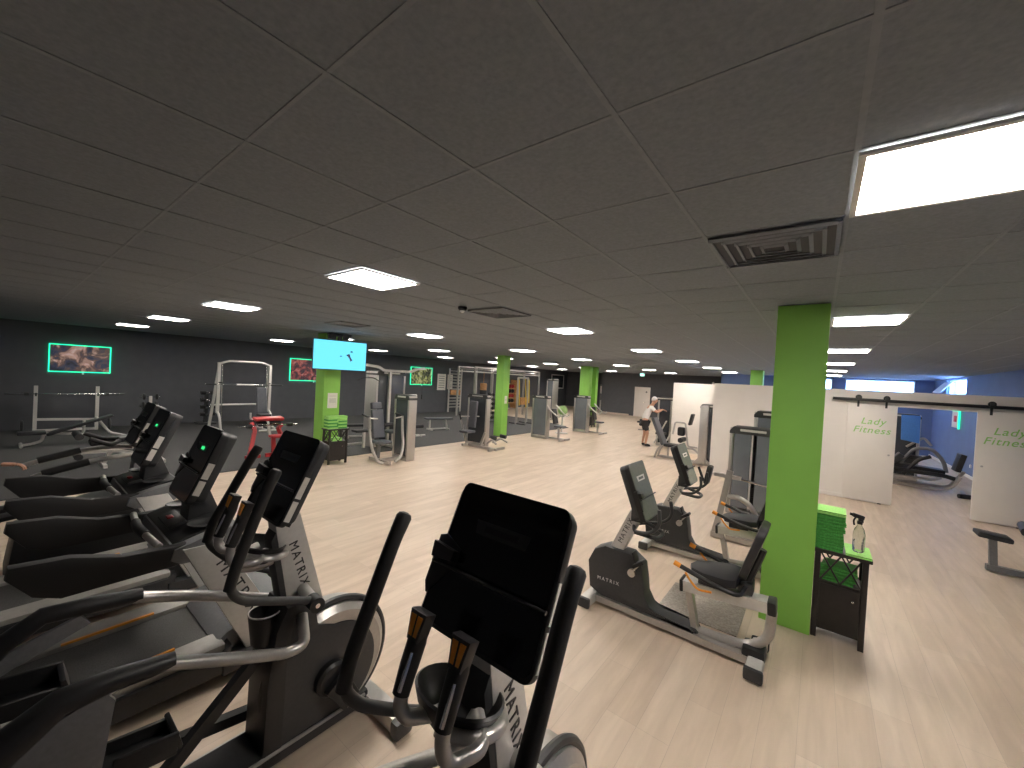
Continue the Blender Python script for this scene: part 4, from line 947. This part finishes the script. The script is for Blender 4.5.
t = thing('low_bench', 'low dark padded bench near the man by the far partition', 'bench', (-6.4, 18.6, 0)); padbox(t, 'pad', (-.2, .4, .40), (.55, .35, .08), m='pad'); tb(t, 'frame', [[(-.2, .4, .03), (-.2, .4, .38)], [(-.45, .4, .03), (.1, .4, .03)]], .03, 'silver', f=0)

# bench machine cut off by the right edge
t = thing('roman_bench', 'black padded bench with silver frame cut off by the right edge', 'bench', (1.88, 7.90, 0))
padbox(t, 'pad', (-.02, 0, .46), (.30, .26, .06), (0, R(4), 0), m='pad', bev=.02)
tb(t, 'post', [[(-.02, 0, .43), (.0, 0, .08)]], .03, 'mgrey', sq=(.07, .06)); tb(t, 'base_frame', [[(-.06, 0, .05), (1.3, 0, .05)], [(1.25, -.3, .05), (1.25, .3, .05)], [(.9, 0, .05), (.55, 0, .62)]], .035, 'mgrey', sq=(.07, .07))
tb(t, 'roller', [[(.20, -.22, .62), (.28, .22, .62)]], .055, 'pad'); padbox(t, 'rear_pad', (.75, 0, .72), (.5, .3, .07), (0, R(-25), 0), m='pad')

# inside the lady room
t = thing('abductor_machine', 'silver and black low leg machine inside the lady room', 'weight machine', (2.05, 13.8, 0))
padbox(t, 'leg_pad', (-.45, -.1, .72), (.25, .3, .12), (0, R(-50), 0), m='pad'); tb(t, 'side_tube', [[(-.9, -.32, .48), (.35, -.32, .44), (.5, -.32, .4)]], .05, 'black'); b = nb(); box(b, (-.95, -.1, .35), (.3, .5, .6), bev=.06); obj('housing', b, 'black', t)
tb(t, 'base_frame', [[(-.75, -.25, .10), (.3, -.25, .10), (.5, -.25, .2), (.6, -.25, .45)], [(-.75, -.25, .30), (.15, -.25, .30), (.3, -.25, .38)], [(-.75, .25, .10), (.5, .25, .10), (.7, 0, .55)], [(.7, -.2, .04), (.75, .3, .04)]], .035, 'silver', f=.12)
padbox(t, 'seat', (-.1, 0, .52), (.95, .4, .10), (0, R(3), 0), m='pad'); padbox(t, 'backrest', (.62, .05, .75), (.10, .38, .42), (0, R(12), 0), m='pad')
tb(t, 'arch_arm', [[(-.45, -.1, .5), (-.15, -.1, 1.0), (.15, -.1, 1.02), (.35, -.1, .75), (.4, -.1, .5)]], .04, 'mgrey', f=.12); tb(t, 'lever', [[(-.35, -.3, .35), (-.1, -.3, .75), (.1, -.3, .85)]], .04, 'black')
tb(t, 'foot', [[(.55, -.45, .05), (.9, -.35, .05)]], .05, 'black')
t = thing('lady_room_stack', 'dark weight stack just inside the left sliding door opening', 'weight machine', (1.62, 15.2, 0)); tower(t, -.3, .55, -.2, .2, 1.78, '-y', 'shieldd'); tb(t, 'arm', [[(.3, -.2, .9), (.6, -.3, 1.2), (.75, -.3, 1.0)]], .03, 'silver'); tb(t, 'foot_bar', [[(.25, -.3, .3), (.8, -.3, .35)]], .03, 'silver'); padbox(t, 'pad', (.45, -.3, .65), (.3, .3, .1), m='pad')
b = nb(); box(b, (0, 0, 0), (.40, .05, .55), bev=.02)
b.free(); b = nb(); prism(b, [(-.18, .36), (.18, .36), (.19, -.36), (-.16, -.30)], 'y', -.03, .03, bev=.012)
t = tag(obj('hanging_towel', b, 'blue'), 'bright blue towel hung over the stack in the lady room', 'towel'); t.location = (1.93, 14.72, 1.40)
t = thing('led_picture', 'green lit picture on the blue wall inside the lady room', 'picture', (XR, 18.9, 1.62), 0, 'green lit gym pictures')
b = nb(); box(b, (-.03, .05, 0), (.03, .8, .52)); obj('canvas', b, 'paper', t)
b = nb(); box(b, (-.05, .05, .02), (.012, .3, .2), bev=.004); obj('red_print', b, 'red', t)
b = nb(); box(b, (-.05, -.42, 0), (.04, .06, .58)); box(b, (-.05, 0, .28), (.03, .9, .025)); obj('led_strip', b, 'led', t)
t = tag(obj('wall_socket', box(nb(), (0, 0, 0), (.02, .09, .09), bev=.004), 'white'), 'white socket low on the blue wall of the lady room', 'socket'); t.location = (XR-.01, 17.2, .35)

# ------------------------------------------------------------------ people
def skin_mesh(chains, mats, levels=2):
    """chains: list of (list of (point, radius)); each grown with a skin modifier and merged to one mesh"""
    out = nb()
    for chain, edges in chains:
        me = bpy.data.meshes.new('s'); me.from_pydata([c[0] for c in chain], edges or [(i, i+1) for i in range(len(chain)-1)], [])
        o = bpy.data.objects.new('s', me); COL.objects.link(o)
        md = o.modifiers.new('k', 'SKIN'); md.use_smooth_shade = True
        for i, c in enumerate(chain):
            v = me.skin_vertices[0].data[i]; r = c[1]; v.radius = (r, r) if not isinstance(r, tuple) else r
            v.use_root = (i == 0)
        sb = o.modifiers.new('u', 'SUBSURF'); sb.levels = levels; sb.render_levels = levels
        dg = bpy.context.evaluated_depsgraph_get(); m2 = bpy.data.meshes.new_from_object(o.evaluated_get(dg))
        t = nb(); t.from_mesh(m2); merge(out, t)
        bpy.data.objects.remove(o); bpy.data.meshes.remove(me); bpy.data.meshes.remove(m2)
    return out
def hand(wrist, d, side, palm):
    """five separate curled fingers on a palm; d points along the hand, side towards the thumb, palm is the palm normal"""
    d, side, palm = Vector(d).normalized(), Vector(side).normalized(), Vector(palm).normalized(); w = Vector(wrist); ch = []
    ch.append(([(w, .022), (w+d*.035, (.034, .018)), (w+d*.075, (.038, .015)), (w+d*.092, (.036, .012))], None))
    for k, L in enumerate((.072, .080, .074, .058)):
        o = side*(.028-.019*k); a = w+d*.085+o
        ch.append(([(a, .009), (a+d*L*.42+palm*.006, .0085), (a+d*L*.72+palm*.028, .008), (a+d*L*.80+palm*.052, .007)], None))
    a = w+d*.030+side*.026
    ch.append(([(a, .011), (a+side*.022+d*.026+palm*.010, .010), (a+side*.030+d*.054+palm*.026, .008)], None))
    return ch
def person(loc, rz, label, P, hands, shirt, shorts, hairm, face=None):
    """P: joint name -> (x, y, z); figure faces +y in its own frame"""
    t = thing('person', label, 'person', loc, rz)
    V = {k: Vector(v) for k, v in P.items()}
    names = ['pelvis', 'waist', 'chest', 'neck', 'headb', 'head', 'shL', 'elL', 'wrL', 'shR', 'elR', 'wrR', 'hipL', 'knL', 'anL', 'toL', 'hipR', 'knR', 'anR', 'toR']
    rad = dict(pelvis=(.15, .11), waist=(.135, .10), chest=(.16, .11), neck=.055, headb=.07, head=.075, shL=.06, elL=.042, wrL=.027, shR=.06, elR=.042, wrR=.027, hipL=.088, knL=.056, anL=.038, toL=.036, hipR=.088, knR=.056, anR=.038, toR=.036)
    E = [('pelvis', 'waist'), ('waist', 'chest'), ('chest', 'neck'), ('neck', 'headb'), ('headb', 'head'), ('chest', 'shL'), ('shL', 'elL'), ('elL', 'wrL'), ('chest', 'shR'), ('shR', 'elR'), ('elR', 'wrR'), ('pelvis', 'hipL'), ('hipL', 'knL'), ('knL', 'anL'), ('anL', 'toL'), ('pelvis', 'hipR'), ('hipR', 'knR'), ('knR', 'anR'), ('anR', 'toR')]
    ix = {n: i for i, n in enumerate(names)}
    ch = [([(V[n], rad[n]) for n in names], [(ix[a], ix[b]) for a, b in E])]
    for s, (d, side, palm) in zip('LR', hands): ch += hand(V['wr'+s], d, side, palm)
    bm = skin_mesh(ch, None); h = V['head']; q = V['headb']; up = (h-q).normalized()
    c = (h+q)/2+up*.02; fw = Vector(face or (0, 1, 0))
    ball(bm, c, .098, s=(.82, 1., 1.22), seg=20)
    side = fw.cross(up).normalized()
    ball(bm, c+fw*.105-up*.02, .016, s=(.8, 1.2, 1.3), seg=8); ball(bm, c+fw*.088-up*.062, .02, s=(1.2, .6, .4), seg=8)
    for s in (1, -1): ball(bm, c+side*s*.083-up*.01, .026, s=(.35, .8, 1.2), seg=8); ball(bm, c+fw*.088+side*s*.034+up*.012, .012, s=(1.3, .6, .7), seg=8)
    body = obj('body', bm, 'skin', t)
    bm = nb(); ball(bm, c-fw*.014+up*.028, .104, s=(.86, 1., 1.12), seg=20)
    bmesh.ops.delete(bm, geom=[v for v in bm.verts if (v.co-c).dot(fw) > .035 and (v.co-c).dot(up) < .055 or (v.co-c).dot(up) < -.045], context='VERTS'); obj('hair', bm, hairm, t)
    n2 = ['pelvis', 'waist', 'chest', 'nk', 'shL', 'slL', 'shR', 'slR']; W = dict(V); W['nk'] = V['chest'].lerp(V['neck'], .75); W['slL'] = V['shL'].lerp(V['elL'], .7); W['slR'] = V['shR'].lerp(V['elR'], .7)
    r2 = dict(pelvis=(.172, .135), waist=(.16, .125), chest=(.178, .128), nk=.066, shL=.075, slL=.062, shR=.075, slR=.062); i2 = {n: i for i, n in enumerate(n2)}
    bm = skin_mesh([([(W[n], r2[n]) for n in n2], [(i2[a], i2[b]) for a, b in (('pelvis', 'waist'), ('waist', 'chest'), ('chest', 'nk'), ('chest', 'shL'), ('shL', 'slL'), ('chest', 'shR'), ('shR', 'slR'))])], None); obj('shirt', bm, shirt, t)
    n3 = ['pelvis', 'hipL', 'kL', 'hipR', 'kR']; W['kL'] = V['hipL'].lerp(V['knL'], .85); W['kR'] = V['hipR'].lerp(V['knR'], .85)
    r3 = dict(pelvis=(.168, .13), hipL=.105, kL=.085, hipR=.105, kR=.085); i3 = {n: i for i, n in enumerate(n3)}
    bm = skin_mesh([([(W[n]-(Vector((0, 0, .02)) if n == 'pelvis' else Vector()), r3[n]) for n in n3], [(i3[a], i3[b]) for a, b in (('pelvis', 'hipL'), ('hipL', 'kL'), ('pelvis', 'hipR'), ('hipR', 'kR'))])], None); obj('shorts', bm, shorts, t)
    for s in 'LR':
        bm = skin_mesh([([(V['an'+s]-Vector((0, .03, .02)), .05), (V['an'+s].lerp(V['to'+s], .5), (.05, .042)), (V['to'+s], (.048, .036))], None)], None); obj('shoe', bm, 'black', t)
    return t
person((-4.78, 14.15, 0), R(-62), 'person in a white shirt and dark shorts leaning on a machine by the far partition', dict(pelvis=(0, -.12, .93), waist=(0, -.06, 1.08), chest=(0, .06, 1.32), neck=(0, .13, 1.48), headb=(0, .17, 1.57), head=(0, .21, 1.69), shL=(-.19, .07, 1.40), elL=(-.24, .26, 1.24), wrL=(-.14, .46, 1.34), shR=(.19, .07, 1.40), elR=(.24, .26, 1.24), wrR=(.14, .46, 1.34), hipL=(-.09, -.10, .85), knL=(-.11, -.06, .48), anL=(-.11, -.12, .09), toL=(-.12, .06, .045), hipR=(.09, -.10, .85), knR=(.11, .0, .48), anR=(.11, -.05, .09), toR=(.12, .12, .045)),
 [((.1, 1, -.1), (1, 0, 0), (0, 0, -1)), ((-.1, 1, -.1), (-1, 0, 0), (0, 0, -1))], 'shirt', 'shorts', 'hair')
person((-5.99, -.29, 0), 0, 'person whose bare forearm and hand rest on a treadmill rail at the edge', dict(pelvis=(0, -.05, .93), waist=(0, -.04, 1.08), chest=(0, 0, 1.32), neck=(0, .02, 1.50), headb=(0, .04, 1.59), head=(0, .06, 1.71), shL=(-.19, 0, 1.42), elL=(-.26, -.08, 1.14), wrL=(-.28, .12, .86), shR=(.19, 0, 1.42), elR=(.30, -.04, 1.16), wrR=(.40, .30, 1.15), hipL=(-.09, -.04, .85), knL=(-.10, .10, .48), anL=(-.10, .0, .09), toL=(-.10, .17, .05), hipR=(.09, -.04, .85), knR=(.10, -.04, .48), anR=(.10, -.28, .12), toR=(.10, -.12, .05)),
 [((0, 1, -.1), (1, 0, 0), (.0, 0, -1)), ((0, 1, -.1), (-1, 0, 0), (.0, 0, -1))], 'shirtd', 'shorts', 'hairb')

# third cardio machine beyond the treadmills
t = thing('stair_stepper', 'dark cardio machine with silver roller grips just beyond the second treadmill', 'stepper', (-6.0, 0, 0))
cm = TR((0, .97, 1.42), (R(-23), 0, 0)); console(t, cm, w=.44, h=.50, th=.11)
b = nb(); prism(b, [(.80, .05), (.95, 1.25), (1.10, 1.25), (1.35, .05)], 'x', -.10, .10, bev=.02); obj('mast', b, 'mgrey', t)
b = nb(); prism(b, [(.05, .05), (.10, .45), (.55, .62), (.9, .70), (1.3, .45), (1.4, .05)], 'x', -.30, .30, bev=.04); obj('shroud', b, 'dgrey', t)
for s in (1, -1):
    b = nb(); box(b, (s*.15, .10, .62), (.18, .38, .04), (R(8), 0, 0), bev=.012); p = obj('pedal', b, 'black', t)
    b = nb(); tube(b, [(s*.15, .2, .58), (s*.15, .55, .50)], .03, 8); obj('pedal_arm', b, 'silver', p)
    b = nb(); tube(b, [(s*.20, .95, 1.12), (s*.34, .75, 1.12), (s*.36, .45, 1.08), (s*.36, .15, .98)], .024, 10, f=.08); h = obj('side_handle', b, 'silver', t)
    b = nb(); tube(b, [(s*.36, .55, 1.097), (s*.36, .25, 1.02)], .036, 12); obj('grip', b, 'grip', h)
    b = nb(); tube(b, [(s*.05, .80, 1.24), (s*.22, .72, 1.22), (s*.22, .56, 1.30)], .022, 10, f=.05); obj('front_grip', b, 'grip', t)
# ------------------------------------------------------------------ camera, daylight
cd = bpy.data.cameras.new('camera'); cam = bpy.data.objects.new('camera', cd); COL.objects.link(cam)
cd.sensor_width = 36; cd.sensor_fit = 'HORIZONTAL'; cd.lens = 396.35/1024*36; cd.clip_start = .02
pit, rol, yaw = .01397, .05562, .66
F = Vector((0, math.cos(pit), -math.sin(pit))); U = Vector((0, math.sin(pit), math.cos(pit))); Rr = Vector((1, 0, 0))
R2 = math.cos(rol)*Rr+math.sin(rol)*U; U2 = -math.sin(rol)*Rr+math.cos(rol)*U
Z = Matrix.Rotation(yaw, 3, 'Z'); F, R2, U2 = Z@F, Z@R2, Z@U2
m = Matrix((R2, U2, -F)).transposed().to_4x4(); m.translation = (0, 0, 2.14536); cam.matrix_world = m
sc = bpy.context.scene; sc.camera = cam
w = bpy.data.worlds.new('sky'); sc.world = w; w.use_nodes = True
bg = w.node_tree.nodes['Background']; bg.inputs[0].default_value = (.22, .42, 1., 1); bg.inputs[1].default_value = 150.
def portal(loc, rot, sx, sy):
    l = bpy.data.lights.new('window_portal', 'AREA'); l.shape = 'RECTANGLE'; l.size = sx; l.size_y = sy; l.cycles.is_portal = True
    o = bpy.data.objects.new('window_portal', l); COL.objects.link(o); o.location = loc; o.rotation_euler = rot
for a, c, z0, z1 in H1: portal(((a+c)/2, YD+.2, (z0+z1)/2), (R(-90), 0, 0), c-a, z1-z0)
for a, c, z0, z1 in H2: portal((XR+.2, (a+c)/2, (z0+z1)/2), (0, R(90), 0), z1-z0, c-a)
sc.view_settings.view_transform = 'Standard'; sc.view_settings.look = 'None'; sc.view_settings.gamma = 1
sc.view_settings.use_curve_mapping = False; sc.view_settings.exposure = 1.1
sc.cycles.use_denoising = True; sc.cycles.max_bounces = 8; sc.cycles.diffuse_bounces = 5; sc.cycles.sample_clamp_indirect = 6
